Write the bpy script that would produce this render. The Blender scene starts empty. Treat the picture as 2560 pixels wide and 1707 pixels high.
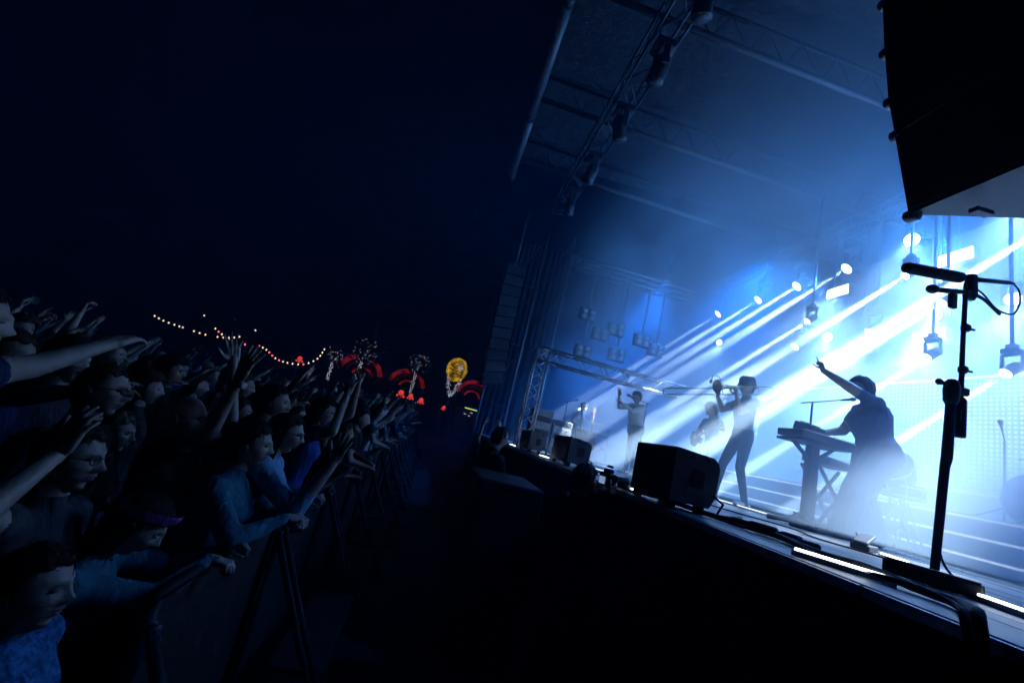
import bpy, bmesh, math, random
import numpy as np
from mathutils import Vector, Matrix

# ------------------------------------------------------------------ camera, world, light, exposure
scene = bpy.context.scene
COL = scene.collection
H = 1.85            # lens height above the pit floor
S = 1.635           # stage deck height
cam_d = bpy.data.cameras.new('camera'); cam = bpy.data.objects.new('camera', cam_d); COL.objects.link(cam)
cam_d.sensor_width = 36.0; cam_d.lens = 36.0 * 1067 / 2560; cam_d.clip_start = 0.05; cam_d.clip_end = 2000
R3 = Matrix(((0.955913, -0.262787, -0.13105), (-0.178992, -0.167635, -0.969464), (0.232794, 0.95018, -0.207281)))
cam.matrix_world = Matrix.Translation((0, 0, H)) @ R3.to_4x4()
scene.camera = cam
scene.render.engine = 'CYCLES'
cy = scene.cycles
cy.use_denoising = True
try: cy.denoiser = 'OPENIMAGEDENOISE'
except Exception: pass
cy.max_bounces = 5; cy.diffuse_bounces = 2; cy.glossy_bounces = 2; cy.transmission_bounces = 2
cy.volume_bounces = 1; cy.transparent_max_bounces = 6
cy.use_adaptive_sampling = True; cy.adaptive_threshold = .03; cy.adaptive_min_samples = 24
cy.volume_step_rate = 1.0; cy.volume_max_steps = 128
cy.use_light_tree = True
cy.sample_clamp_indirect = 4.0
cy.caustics_reflective = False; cy.caustics_refractive = False
scene.view_settings.view_transform = 'Standard'; scene.view_settings.look = 'None'
scene.view_settings.exposure = 0.0; scene.view_settings.gamma = 1.0

world = bpy.data.worlds.new('World'); scene.world = world; world.use_nodes = True
wn = world.node_tree; wbg = wn.nodes['Background']
sky_n = wn.nodes.new('ShaderNodeTexSky'); sky_n.sky_type = 'NISHITA'; sky_n.sun_disc = False
sky_n.sun_elevation = math.radians(-6); sky_n.sun_rotation = math.radians(120)
wn.links.new(sky_n.outputs[0], wbg.inputs[0]); wbg.inputs[1].default_value = 0.004

# beam and wash light: fixtures are built further down, these are the numbers they share
BEAM_DIR = Vector((-.67, .24, -.70)).normalized()
BEAM_COL = (.66, .83, 1.0)
WASH_COL = (.31, .58, 1.0)
FILL_COL = (.07, .35, 1.0)
BEAM_W = 140000.0
HAZE_DENS = .008
SM_DENS = .17
WASH_W = 4800.0
BLUE_FILL_COL = (.012, .21, 1.0)
BLUE_FILL_W = 5200.0

# ------------------------------------------------------------------ helpers
PI = math.pi
def V(*a): return Vector(a)
MATS = {}
def mat(name, col, rough=.6, metal=0.0, var=.25, scale=8.0, bump=.0, spec=.5, detail=4.0, sheen=0.0):
    """Principled surface whose colour and gloss vary a little with noise."""
    if name in MATS: return MATS[name]
    m = bpy.data.materials.new(name); m.use_nodes = True; n = m.node_tree; b = n.nodes['Principled BSDF']
    tc = n.nodes.new('ShaderNodeTexCoord'); nz = n.nodes.new('ShaderNodeTexNoise')
    nz.inputs['Scale'].default_value = scale; nz.inputs['Detail'].default_value = detail
    n.links.new(tc.outputs['Object'], nz.inputs['Vector'])
    r = n.nodes.new('ShaderNodeValToRGB')
    lo = [max(0, c * (1 - var)) for c in col]; hi = [min(1, c * (1 + var)) for c in col]
    r.color_ramp.elements[0].position = .3; r.color_ramp.elements[1].position = .7
    r.color_ramp.elements[0].color = (*lo, 1); r.color_ramp.elements[1].color = (*hi, 1)
    n.links.new(nz.outputs['Fac'], r.inputs[0]); n.links.new(r.outputs[0], b.inputs['Base Color'])
    mr = n.nodes.new('ShaderNodeMapRange'); mr.inputs['To Min'].default_value = max(.05, rough - .12); mr.inputs['To Max'].default_value = min(1, rough + .12)
    n.links.new(nz.outputs['Fac'], mr.inputs['Value']); n.links.new(mr.outputs[0], b.inputs['Roughness'])
    b.inputs['Metallic'].default_value = metal; b.inputs['Specular IOR Level'].default_value = spec
    if bump:
        bp = n.nodes.new('ShaderNodeBump'); bp.inputs['Strength'].default_value = bump; bp.inputs['Distance'].default_value = .01
        n.links.new(nz.outputs['Fac'], bp.inputs['Height']); n.links.new(bp.outputs[0], b.inputs['Normal'])
    MATS[name] = m; return m
def cloth(name, col, fold=14.0, var=.2):
    """Woven cloth: soft wave folds and a fine thread grain in the relief."""
    if name in MATS: return MATS[name]
    m = mat(name, col, .9, 0, var, 6.0, 0, .15); n = m.node_tree; b = n.nodes['Principled BSDF']
    tc = n.nodes['Texture Coordinate']
    w = n.nodes.new('ShaderNodeTexNoise'); w.inputs['Scale'].default_value = fold; w.inputs['Detail'].default_value = 3; w.inputs['Distortion'].default_value = .6
    mp = n.nodes.new('ShaderNodeMapping'); mp.inputs['Scale'].default_value = (1, 1, .35)
    n.links.new(tc.outputs['Object'], mp.inputs[0]); n.links.new(mp.outputs[0], w.inputs['Vector'])
    bp = n.nodes.new('ShaderNodeBump'); bp.inputs['Strength'].default_value = .9; bp.inputs['Distance'].default_value = .03
    n.links.new(w.outputs['Fac'], bp.inputs['Height']); n.links.new(bp.outputs[0], b.inputs['Normal'])
    return m
def emit(name, col, k):
    if name in MATS: return MATS[name]
    m = bpy.data.materials.new(name); m.use_nodes = True; n = m.node_tree
    n.nodes.remove(n.nodes['Principled BSDF']); e = n.nodes.new('ShaderNodeEmission')
    e.inputs[0].default_value = (*col, 1); e.inputs[1].default_value = k
    n.links.new(e.outputs[0], n.nodes['Material Output'].inputs['Surface'])
    try: m.cycles.emission_sampling = 'NONE'
    except Exception: pass
    MATS[name] = m; return m

def frame_of(d):
    d = Vector(d).normalized(); a = Vector((0, 0, 1)) if abs(d.z) < .9 else Vector((1, 0, 0))
    u = d.cross(a).normalized(); return u, d.cross(u).normalized(), d
class MB:
    """Collects shapes and links them as one mesh object."""
    def __init__(s): s.v = []; s.f = []; s.mi = []; s.sm = []
    def add(s, vs, fs, mi=0, smooth=False):
        o = len(s.v); s.v += [tuple(p) for p in vs]; s.f += [tuple(i + o for i in f) for f in fs]
        s.mi += [mi] * len(fs); s.sm += [smooth] * len(fs); return s
    def box(s, c, size, rot=None, mi=0, bev=0.0):
        x, y, z = [q / 2 for q in size]; c = Vector(c)
        if bev > 0:
            b = min(bev, x * .9, y * .9, z * .9)
            bm = bmesh.new(); bmesh.ops.create_cube(bm, size=1)
            for q in bm.verts: q.co = Vector((q.co.x * 2 * x, q.co.y * 2 * y, q.co.z * 2 * z))
            bmesh.ops.bevel(bm, geom=bm.edges[:], offset=b, segments=2, affect='EDGES', profile=.5)
            bm.verts.ensure_lookup_table(); bm.verts.index_update()
            vs = [q.co.copy() for q in bm.verts]; fs = [[q.index for q in f.verts] for f in bm.faces]; bm.free()
        else:
            vs = [Vector((a * x, b_ * y, d * z)) for a in (-1, 1) for b_ in (-1, 1) for d in (-1, 1)]
            fs = [(0, 1, 3, 2), (4, 6, 7, 5), (0, 4, 5, 1), (2, 3, 7, 6), (0, 2, 6, 4), (1, 5, 7, 3)]
        if rot is not None: vs = [rot @ q for q in vs]
        return s.add([c + q for q in vs], fs, mi)
    def bar(s, a, b, w, h=None, mi=0, up=None):
        a, b = Vector(a), Vector(b); d = b - a; L = d.length
        u, v, d = frame_of(d); h = h or w
        if up is not None:
            v = (Vector(up) - d * Vector(up).dot(d)).normalized(); u = v.cross(d)
        R = Matrix((u, v, d)).transposed(); return s.box((a + b) / 2, (w, h, L), R, mi)
    def tube(s, pts, r, seg=8, mi=0, cap=True, closed=False):
        pts = [Vector(p) for p in pts]; n = len(pts); rs = r if hasattr(r, '__len__') else [r] * n
        vs = []; fs = []; u = None
        for i, p in enumerate(pts):
            if closed: d = pts[(i + 1) % n] - pts[i - 1]
            else: d = pts[min(i + 1, n - 1)] - pts[max(i - 1, 0)]
            if d.length < 1e-9: d = Vector((0, 0, 1))
            d.normalize()
            if u is None: u = frame_of(d)[0]
            u = (u - d * u.dot(d)); u = u.normalized() if u.length > 1e-6 else frame_of(d)[0]
            w = d.cross(u)
            for k in range(seg):
                t = 2 * PI * k / seg; vs.append(p + (u * math.cos(t) + w * math.sin(t)) * rs[i])
        m = n if closed else n - 1
        for i in range(m):
            for k in range(seg):
                a = i * seg + k; b = i * seg + (k + 1) % seg; j = (i + 1) % n
                fs.append((a, b, j * seg + (k + 1) % seg, j * seg + k))
        if cap and not closed: fs += [tuple(range(seg))[::-1], tuple(range((n - 1) * seg, n * seg))]
        return s.add(vs, fs, mi, seg > 5)
    def lathe(s, base, axis, prof, seg=16, mi=0):
        """prof: (distance along axis, radius) pairs."""
        base = Vector(base); ax = Vector(axis).normalized()
        return s.tube([base + ax * t for t, _ in prof], [q for _, q in prof], seg, mi) if False else s._lathe(base, ax, prof, seg, mi)
    def _lathe(s, base, ax, prof, seg, mi):
        u, w, d = frame_of(ax); vs = []; fs = []
        for t, q in prof:
            for k in range(seg):
                a = 2 * PI * k / seg; vs.append(base + d * t + (u * math.cos(a) + w * math.sin(a)) * q)
        for i in range(len(prof) - 1):
            for k in range(seg): fs.append((i * seg + k, i * seg + (k + 1) % seg, (i + 1) * seg + (k + 1) % seg, (i + 1) * seg + k))
        fs += [tuple(range(seg))[::-1], tuple(range((len(prof) - 1) * seg, len(prof) * seg))]
        return s.add(vs, fs, mi, True)
    def ball(s, c, r, seg=10, rings=6, mi=0, rot=None):
        r = r if hasattr(r, '__len__') else (r, r, r); c = Vector(c); vs = []; fs = []
        for i in range(rings + 1):
            t = PI * i / rings
            for k in range(seg):
                a = 2 * PI * k / seg; q = Vector((r[0] * math.sin(t) * math.cos(a), r[1] * math.sin(t) * math.sin(a), r[2] * math.cos(t)))
                vs.append(c + (rot @ q if rot is not None else q))
        for i in range(rings):
            for k in range(seg): fs.append((i * seg + k, (i + 1) * seg + k, (i + 1) * seg + (k + 1) % seg, i * seg + (k + 1) % seg))
        return s.add(vs, fs, mi, True)
    def prism(s, poly, ax0, ax1, depth_vec, origin, mi=0):
        """extrude a 2-D outline laid on ax0, ax1 from origin along depth_vec."""
        o = Vector(origin); a0 = Vector(ax0); a1 = Vector(ax1); d = Vector(depth_vec); n = len(poly)
        vs = [o + a0 * p[0] + a1 * p[1] for p in poly]; vs += [q + d for q in vs]
        fs = [tuple(range(n))[::-1], tuple(range(n, 2 * n))] + [(i, (i + 1) % n, n + (i + 1) % n, n + i) for i in range(n)]
        return s.add(vs, fs, mi)
    def mesh(s, name, mats):
        me = bpy.data.meshes.new(name); me.from_pydata([tuple(p) for p in s.v], [], s.f)
        for m in (mats if isinstance(mats, (list, tuple)) else [mats]): me.materials.append(m)
        me.polygons.foreach_set('material_index', s.mi); me.polygons.foreach_set('use_smooth', s.sm)
        me.update(); return me
    def build(s, name, mats, parent=None):
        return link(name, s.mesh(name, mats), parent)
def link(name, data, parent=None, loc=None):
    o = bpy.data.objects.new(name, data); COL.objects.link(o)
    if parent is not None: o.parent = parent
    if loc is not None: o.location = loc
    return o
def thing(name, label, cat, loc=(0, 0, 0), rz=0.0, group=None):
    o = bpy.data.objects.new(name, None); COL.objects.link(o); o.empty_display_size = .1
    o.location = loc; o.rotation_euler = (0, 0, rz); return tag(o, label, cat, group)
def tag(o, label, cat, group=None):
    o['label'] = label; o['category'] = cat
    if group: o['group'] = group
    return o
def struct(o): o['kind'] = 'structure'; return o
def stuff(o): o['kind'] = 'stuff'; return o
def copy_tree(o, parent=None):
    c = o.copy(); COL.objects.link(c); c.parent = parent
    for ch in list(o.children): copy_tree(ch, c)
    return c
def spot(name, parent, loc, d, watts, col, deg, blend=.5, radius=.03):
    l = bpy.data.lights.new(name, 'SPOT'); l.energy = watts; l.color = col; l.spot_size = math.radians(deg); l.spot_blend = blend; l.shadow_soft_size = radius
    o = bpy.data.objects.new(name, l); COL.objects.link(o); o.parent = parent; o.location = loc
    o.rotation_euler = Vector(d).to_track_quat('-Z', 'Y').to_euler(); return o

# ------------------------------------------------------------------ shared materials
M_BLACK = mat('black_paint', (.018, .018, .02), .55, 0, .3, 30, .05)
M_RUBBER = mat('black_rubber', (.012, .012, .013), .75, 0, .3, 40)
M_ALU = mat('brushed_aluminium', (.55, .56, .58), .35, .9, .15, 40)
M_STEEL = mat('dull_steel', (.25, .25, .26), .45, .8, .25, 25)
M_DECK = mat('worn_stage_ply', (.17, .175, .19), .32, 0, .3, 5, .12)
M_CARB = mat('speaker_paint', (.055, .057, .062), .7, 0, .25, 60, .3)
M_GRILLE = mat('speaker_grille', (.02, .02, .022), .6, .3, .5, 180, .5)
M_CANVAS = cloth('black_canvas', (.02, .02, .022), 5)
M_GRASS = mat('trodden_ground', (.035, .032, .022), .95, 0, .5, 3, .5)
M_LENS = emit('lamp_lens', (.86, .93, 1.0), 14)
M_LEDW = emit('led_white', (.80, .90, 1.0), 7)
M_STRIP = emit('led_strip_light', (.80, .87, 1.0), 1.8)
M_BRASS = mat('lacquered_brass', (.42, .36, .22), .3, .9, .2, 20)

# ------------------------------------------------------------------ ground and stage
g = MB()
N = 36
for i in range(N + 1):
    for j in range(N + 1):
        x = -80 + 160 * i / N; y = -35 + 150 * j / N
        g.v.append((x, y, 0.0 if (abs(x) < 30 and y < 60) else -.05 + .1 * math.sin(x * .31) * math.cos(y * .23)))
for i in range(N):
    for j in range(N): g.f.append((i * (N + 1) + j, (i + 1) * (N + 1) + j, (i + 1) * (N + 1) + j + 1, i * (N + 1) + j + 1)); g.mi.append(0); g.sm.append(True)
struct(g.build('ground', M_GRASS))
EDGE = 1.60
pf = struct(MB().box((.35, 8.5, .006), (2.4, 27, .012)).build('pit_floor', M_RUBBER))
deck = struct(MB().box((8.2, 6.0, S - .20), (7.2, 21, .36)).box((3.1, 6.0, S - .25), (2.9, 21, .26)).build('stage_deck', M_BLACK))
rng = random.Random(3)
for k in range(15):                                                   # deck boards near the edge, one by one
    x0 = EDGE + .02 + k * .20
    y = -2.0 - rng.random() * 1.2
    while y < 15.5:
        L = rng.uniform(2.1, 2.7)
        MB().box((x0 + .0975, y + L / 2, S - .045 + rng.uniform(-.002, .002)), (.191, L - .008, .09), bev=.004).build('deck_board', M_DECK, deck)
        y += L
sk = MB(); n = 260
for i in range(n + 1):
    y = -3 + 19 * i / n; w = .018 * math.sin(y * 9) + .012 * math.sin(y * 23 + 1)
    sk.v += [(EDGE - .04 + w, y, .02), (EDGE - .015 + w * .25, y, S - .045)]
for i in range(n): sk.f.append((2 * i, 2 * i + 1, 2 * i + 3, 2 * i + 2)); sk.mi.append(0); sk.sm.append(True)
struct(sk.build('stage_skirt', M_CANVAS))
tr = MB()
for k in range(9):
    y0 = -2.6 + k * 2.0
    tr.box((EDGE - .004, y0 + .98, S - .022), (.02, 1.985, .040), bev=.004)
struct(tr.build('stage_edge_trim', M_ALU))
# drum riser with light lines in its face
RX, RY0, RY1, RH = 6.0, .8, 9.2, .56
ri = thing('drum_riser', 'low black riser along the back of the stage with white light lines', 'riser', (RX, 5, S))
MB().box((1.45, 0, RH / 2), (2.9, RY1 - RY0, RH), bev=.01).build('platform', M_BLACK, ri)
for i, z in enumerate((.115, .325, .53)):
    ch = MB().box((-.006, 0, z), (.03, RY1 - RY0 - .02, .045)).build('channel', M_ALU, ri)
    MB().box((-.026, 0, z), (.012, RY1 - RY0 - .06, .020)).build('light_strip', M_STRIP, ch)
fl = thing('floor_light_strip', 'thin white light strip lying on the deck behind the trombone player', 'light strip', (4.15, 6.2, S))
MB().box((0, 0, .012), (.06, 4.0, .018)).build('channel', M_ALU, fl); MB().box((0, 0, .026), (.030, 3.96, .012)).build('diffuser', M_STRIP, fl)

# LED screen
sm_ = bpy.data.materials.new('led_screen_face'); sm_.use_nodes = True; nt = sm_.node_tree; nt.nodes.remove(nt.nodes['Principled BSDF'])
tc = nt.nodes.new('ShaderNodeTexCoord'); vo = nt.nodes.new('ShaderNodeTexVoronoi'); vo.inputs['Randomness'].default_value = 0; vo.inputs['Scale'].default_value = 1
mp = nt.nodes.new('ShaderNodeMapping'); mp.inputs['Scale'].default_value = (0, 13, 13)
cr = nt.nodes.new('ShaderNodeValToRGB'); cr.color_ramp.elements[0].position = .20; cr.color_ramp.elements[0].color = (.95, 1, 1, 1); cr.color_ramp.elements[1].position = .36; cr.color_ramp.elements[1].color = (.10, .17, .33, 1)
nz = nt.nodes.new('ShaderNodeTexNoise'); nz.inputs['Scale'].default_value = .8
mx = nt.nodes.new('ShaderNodeMath'); mx.operation = 'MULTIPLY_ADD'; mx.inputs[1].default_value = 1.3; mx.inputs[2].default_value = .30
em = nt.nodes.new('ShaderNodeEmission')
nt.links.new(tc.outputs['Object'], mp.inputs[0]); nt.links.new(mp.outputs[0], vo.inputs['Vector']); nt.links.new(vo.outputs['Distance'], cr.inputs[0])
nt.links.new(tc.outputs['Object'], nz.inputs['Vector']); nt.links.new(nz.outputs['Fac'], mx.inputs[0]); nt.links.new(mx.outputs[0], em.inputs[1])
nt.links.new(cr.outputs[0], em.inputs[0]); nt.links.new(em.outputs[0], nt.nodes['Material Output'].inputs['Surface'])
try: sm_.cycles.emission_sampling = 'NONE'
except Exception: pass
sc_ = thing('led_screen', 'wide screen of white light dots behind the drum riser', 'screen', (9.05, 4.6, 0))
for i in range(10):
    for j in range(2):
        MB().box((0, -4.5 + i * 1.0, 3.24 + j * .97), (.06, .992, .962)).build('panel', sm_, sc_)
MB().box((-.02, 0, 4.735), (.06, 10, .035)).build('top_light_line', M_STRIP, sc_)
MB().box((-.02, 0, 2.72), (.06, 10, .035)).build('bottom_light_line', M_STRIP, sc_)
MB().box((.12, 0, 3.7), (.12, 10.1, 2.2)).build('back_frame', M_BLACK, sc_)
struct(MB().box((11.3, 6.0, 4.6), (.15, 21, 9.0)).build('back_drape', M_CANVAS))

# ------------------------------------------------------------------ roof
M_ROOFT = mat('roof_tube_grey', (.10, .105, .11), .45, .2, .2, 15)
ROOF = 8.9
rf = thing('stage_roof', 'dark stage roof with a pale tubular front edge', 'roof', (0, 0, 0))
cn = MB(); a, b = 24, 14
for i in range(a + 1):
    for j in range(b + 1):
        x = .42 + 11.0 * i / a; y = -3 + 14.1 * j / b
        cn.v.append((x, y, ROOF + .75 + .28 * x * .25 - .10 * abs(math.sin(y * PI / 2.35))))
for i in range(a):
    for j in range(b): cn.f.append((i * (b + 1) + j, i * (b + 1) + j + 1, (i + 1) * (b + 1) + j + 1, (i + 1) * (b + 1) + j)); cn.mi.append(0); cn.sm.append(True)
cn.build('canopy', M_CANVAS, rf)
for y0, y1 in ((-2.6, .5), (.62, 3.1), (3.22, 5.70), (5.84, 8.55), (8.72, 11.12)):
    t = MB().tube([(.35, y0, ROOF), (.35, y1, ROOF)], .095, 14).build('edge_tube', M_ROOFT, rf)
    MB().lathe((.35, y1 - .05, ROOF), (0, 1, 0), [(0, .10), (.03, .105), (.16, .105), (.19, .06)], 12).build('joint_collar', M_BLACK, t)
def truss(p0, p1, w, h, name, label, cat, mat_, up=(0, 0, 1), r=.025, n=None, group=None, brace_r=.011):
    """Box truss: four chords, zigzag braces on every side."""
    p0, p1 = Vector(p0), Vector(p1); d = (p1 - p0); L = d.length; d.normalize(); up = Vector(up); sd = d.cross(up).normalized(); up = sd.cross(d)
    t = thing(name, label, cat, p0, 0, group); n = n or max(2, int(L / max(w, h)))
    cs = [sd * (a * w / 2) + up * (b * h / 2) for a, b in ((-1, -1), (1, -1), (1, 1), (-1, 1))]
    for c in cs: MB().tube([c, c + d * L], r, 10).build('chord', mat_, t)
    for k in range(4):
        m = MB(); c0, c1 = cs[k], cs[(k + 1) % 4]
        for i in range(n):
            A, B = (c0, c1) if i % 2 == 0 else (c1, c0)
            m.tube([A + d * (L * i / n), B + d * (L * (i + 1) / n)], brace_r, 6)
        m.tube([c0 + d * .02, c1 + d * .02], brace_r, 6); m.tube([c0 + d * (L - .02), c1 + d * (L - .02)], brace_r, 6)
        m.build('bracing', mat_, t)
    return t
for i, (y, w) in enumerate(((3.0, 'nearest the camera'), (5.42, 'second from the camera'), (7.95, 'third from the camera'), (10.2, 'at the far end of the roof'))):
    t = thing('roof_beam', 'pale roof beam of two parallel tubes, ' + w, 'roof beam', (.45, y, ROOF), 0, 'roof beams over the stage')
    MB().tube([(0, 0, -.02), (10.6, 0, -.02)], .055, 12).build('lower_tube', M_ROOFT, t)
    MB().tube([(0, .05, .62), (10.6, .05, .62)], .035, 10).build('upper_tube', M_BLACK, t)
    m = MB()
    for k in range(15): m.tube([(.2 + k * .7, .0, -.02), (.55 + k * .7, .05, .62)], .008, 5); m.tube([(.55 + k * .7, .05, .62), (.9 + k * .7, 0, -.02)], .008, 5)
    m.build('bracing', M_BLACK, t)
truss((1.9, -2, 8.35), (1.9, 11, 8.35), .4, .4, 'front_truss', 'dark box truss under the roof edge carrying unlit lamps', 'truss', M_BLACK, n=26)
truss((8.25, 1, 8.35), (8.25, 13, 8.35), .3, .3, 'lighting_truss', 'pale truss high at the back above the lit lamps', 'truss', M_STEEL, n=34)
truss((1.93, 9.0, S), (1.93, 9.0, 3.80), .28, .28, 'truss_tower', 'upright aluminium truss leg at the far stage corner', 'truss', M_ALU, up=(0, 1, 0), r=.022, n=9)
truss((1.80, 9.0, 3.66), (7.2, 9.0, 3.66), .28, .28, 'truss_crossbeam', 'horizontal aluminium truss spanning behind the musicians', 'truss', M_ALU, r=.022, n=20)
truss((7.06, 9.0, S), (7.06, 9.0, 3.50), .28, .28, 'truss_tower', 'aluminium truss leg lost in the bright smoke', 'truss', M_ALU, up=(0, 1, 0), r=.022, n=8)

# ------------------------------------------------------------------ lamps
def aim(d): return Vector(d).to_track_quat('-Z', 'Y').to_matrix()
def moving_head(loc, d, lit, label, group, watts=0, deg=3.8, col=BEAM_COL, drop=1.15, size=1.0, top=None, wide=0):
    """Hanging moving head: drop pipe, clamp, base box, two-armed yoke, tapered head with a lens."""
    t = thing('moving_head_lamp', label, 'stage lamp', loc, 0, group); k = size
    R = aim(d); fw = Vector(d).normalized()
    MB().box((0, 0, .42 * k), (.30 * k, .30 * k, .13 * k), bev=.02 * k).build('base', M_BLACK, t)
    y = MB()
    for s in (-1, 1): y.box((0, s * .19 * k, .16 * k), (.09 * k, .035 * k, .40 * k))
    y.box((0, 0, .345 * k), (.11 * k, .40 * k, .035 * k)); y.build('yoke', M_BLACK, t)
    h = MB().lathe(fw * (-.24 * k), fw, [(0, .07 * k), (.05 * k, .115 * k), (.22 * k, .13 * k), (.36 * k, .125 * k), (.42 * k, .135 * k), (.43 * k, .115 * k)], 18)
    hd = h.build('head', M_BLACK, t)
    MB().lathe(fw * (.188 * k), fw, [(0, .118 * k), (.006, .118 * k)], 20).build('lens', M_LENS if lit else M_GRILLE, hd)
    if top is None: top = drop
    MB().tube([(0, 0, .48 * k), (0, 0, top)], .022, 8).box((0, 0, .52 * k), (.08, .10, .09)).build('drop_pipe', M_STEEL, t)
    if wide: spot('lamp_light', t, fw * (.20 * k + .02), (-.22, -.12, -.97), WASH_W * wide, WASH_COL, 80, .9, .08)
    if watts: spot('lamp_light', t, fw * (.20 * k + .02), d, watts, col, deg, (.45 if deg < 10 else 1.0) if deg < 30 else 1.0, .03 if deg < 30 else .30)
    return t
ORD = ['first', 'second', 'third', 'fourth', 'fifth', 'sixth', 'seventh', 'eighth']
ROW1 = [(11.88, .5), (10.14, 1), (8.83, 1), (7.50, 1), (6.25, 0), (4.70, 0)]
for i, (y, b) in enumerate(ROW1):
    d = BEAM_DIR if b else V(-.93, -.34, -.22)
    moving_head((8.0, y, 7.18), d, True, 'bright round lamp, %s from the left in the upper row at the back' % ORD[i], 'upper row of lit stage lamps', BEAM_W * b, top=1.05, wide=0 if b else .8)
ROW2 = [(11.93, 6.16), (8.90, 5.62), (8.07, 5.61), (7.05, 5.62), (5.95, 5.63), (4.90, 5.63)]
for i, (y, z) in enumerate(ROW2):
    moving_head((8.15, y, z), BEAM_DIR if i in (1, 3) else V(-.93, -.36, -.20), True, 'small bright lamp, %s from the left in the lower row at the back' % ORD[i], 'lower row of lit stage lamps', BEAM_W * .5 if i in (1, 3) else 0, size=.8, top=8.35 - z - .14, wide=0 if i in (1, 3) else .6)
MID = [((7.0, 5.53, 5.97), 'lamp throwing the widest white beam past the tall microphone', 1.1, 4.2), ((7.0, 4.99, 5.34), 'lamp throwing a white beam over the singer from behind the stand', 1.0, 4.0), ((7.0, 3.90, 6.05), 'lamp whose white beam enters at the right picture edge', 1.2, 4.0),
       ((7.0, 5.17, 4.50), 'lamp throwing a beam down behind the singer head', .8, 3.2), ((7.0, 4.25, 4.16), 'low lamp with a short beam right of the tall stand', .7, 3.2), ((7.2, 7.63, 5.70), 'lamp throwing the lowest beam of the left group', .8, 3.8)]
for p, lab, k, deg in MID:
    moving_head(p, BEAM_DIR, True, lab, 'beam lamps hung above the riser', BEAM_W * k, deg, size=.55, top=8.85 - p[2])
moving_head((7.0, 2.9, 5.2), V(3.75 - 7.0, 3.05 - 2.9, 1.8 - 5.2), True, 'lamp outside the right edge lighting the low smoke round the singer', 'beam lamps hung above the riser', BEAM_W * .12, 17, BEAM_COL, size=.55, top=8.85 - 5.2)
# strobe panels double as the blue-white wash
STROBE = [((8.0, 5.59, 6.59), 'largest strobe panel, high beside the tall microphone'), ((8.0, 7.83, 6.62), 'strobe panel left of the others, under the upper lamp row'), ((8.0, 7.24, 5.20), 'dim strobe panel just above the pointing hand'), ((8.0, 5.97, 5.19), 'strobe panel right of the pointing hand')]
for i, (p, lab) in enumerate(STROBE):
    t = thing('strobe_panel', lab, 'strobe light', p, 0, 'strobe panels at the back of the stage')
    MB().box((.05, 0, 0), (.12, .56, .27), bev=.01).build('housing', M_BLACK, t)
    for a in range(4):
        for b in range(2):
            MB().box((-.018, -.195 + a * .13, -.055 + b * .11), (.016, .118, .10), bev=.003).build('light_cell', M_LENS, t)
    MB().tube([(.05, 0, .13), (.05, 0, 8.2 - p[2])], .02, 6).build('drop_pipe', M_STEEL, t)
    spot('wash_light', t, (-.06, 0, 0), (-.26, -.02, -.96), WASH_W * (1, 1.1, .6, .9)[i], WASH_COL, 80, .9, .12)
    if i < 2: spot('fill_light', t, (-.10, 0, 0), (-.90, (-.25, .35)[i], .02), WASH_W * .42, FILL_COL, 104, 1.0, .2)  # second spot added to fill the upper haze and rim the crowd
# unseen blue lamps added as fill, to tint the dark haze blue
for i, (x, y, z) in enumerate(((7.6, 9.5, 8.1), (7.6, 3.4, 8.1), (6.2, 12.3, 8.0))):
    moving_head((x, y, z), V(-.22, (.20, -.1, .10)[i], -.95), False, ('added blue fill lamp behind the smoke left of the beams', 'added blue fill lamp hung outside the beams at the right', 'added blue fill lamp over the far stage corner')[i], 'added blue fill lamps', BLUE_FILL_W, 84, BLUE_FILL_COL, size=.8, top=.75)
# unlit lamps under the front truss and the cluster over the far end
for i, (x, y) in enumerate(((1.9, 2.6), (1.9, 4.1), (1.9, 5.2), (1.9, 6.6), (1.9, 8.1), (1.9, 9.6))):
    moving_head((x, y, 7.62), V((-.3, .2, -.1, .3, -.2, .1)[i], .3, -1), False, 'unlit black lamp under the front truss, %s from the camera' % ORD[i], 'unlit lamps under the front truss', 0, top=.58)
truss((2.6, 11.05, 6.9), (6.4, 11.05, 6.9), .3, .3, 'cross_truss', 'dim truss across the far end of the stage', 'truss', M_STEEL, n=13)
for i, (x, z) in enumerate(((3.36, 5.5), (3.82, 5.05), (4.25, 5.3), (4.40, 4.6), (5.05, 5.2), (5.52, 5.05), (3.43, 4.45))):
    t = thing('blinder_lamp', ('unlit four-cell blinder hung over the far stage corner, highest of the cluster', 'unlit blinder below the highest one at the left of the cluster', 'unlit blinder in the middle of the hanging cluster', 'pale blinder hanging lowest in the middle of the cluster', 'large grid-like blinder at the right of the cluster', 'rightmost blinder of the hanging cluster', 'lone blinder hanging just above the truss crossbeam')[i], 'stage lamp', (x, 11, z), 0, 'unlit blinders over the far end')
    fr = MB().box((0, 0, 0), (.46, .16, .34), bev=.02).build('housing', M_BLACK, t)
    for a in (-1, 1):
        for b in (-1, 1): MB().lathe((a * .11, -.075, b * .08), (0, -1, 0), [(0, .06), (.02, .075), (.03, .07), (.012, .02)], 12).build('reflector', M_STEEL, fr)
    MB().tube([(-.25, 0, 0), (-.25, 0, .26), (.25, 0, .26), (.25, 0, 0)], .014, 6).tube([(0, 0, .26), (0, 0, 6.78 - z)], .02, 6).build('bracket', M_STEEL, t)

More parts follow.
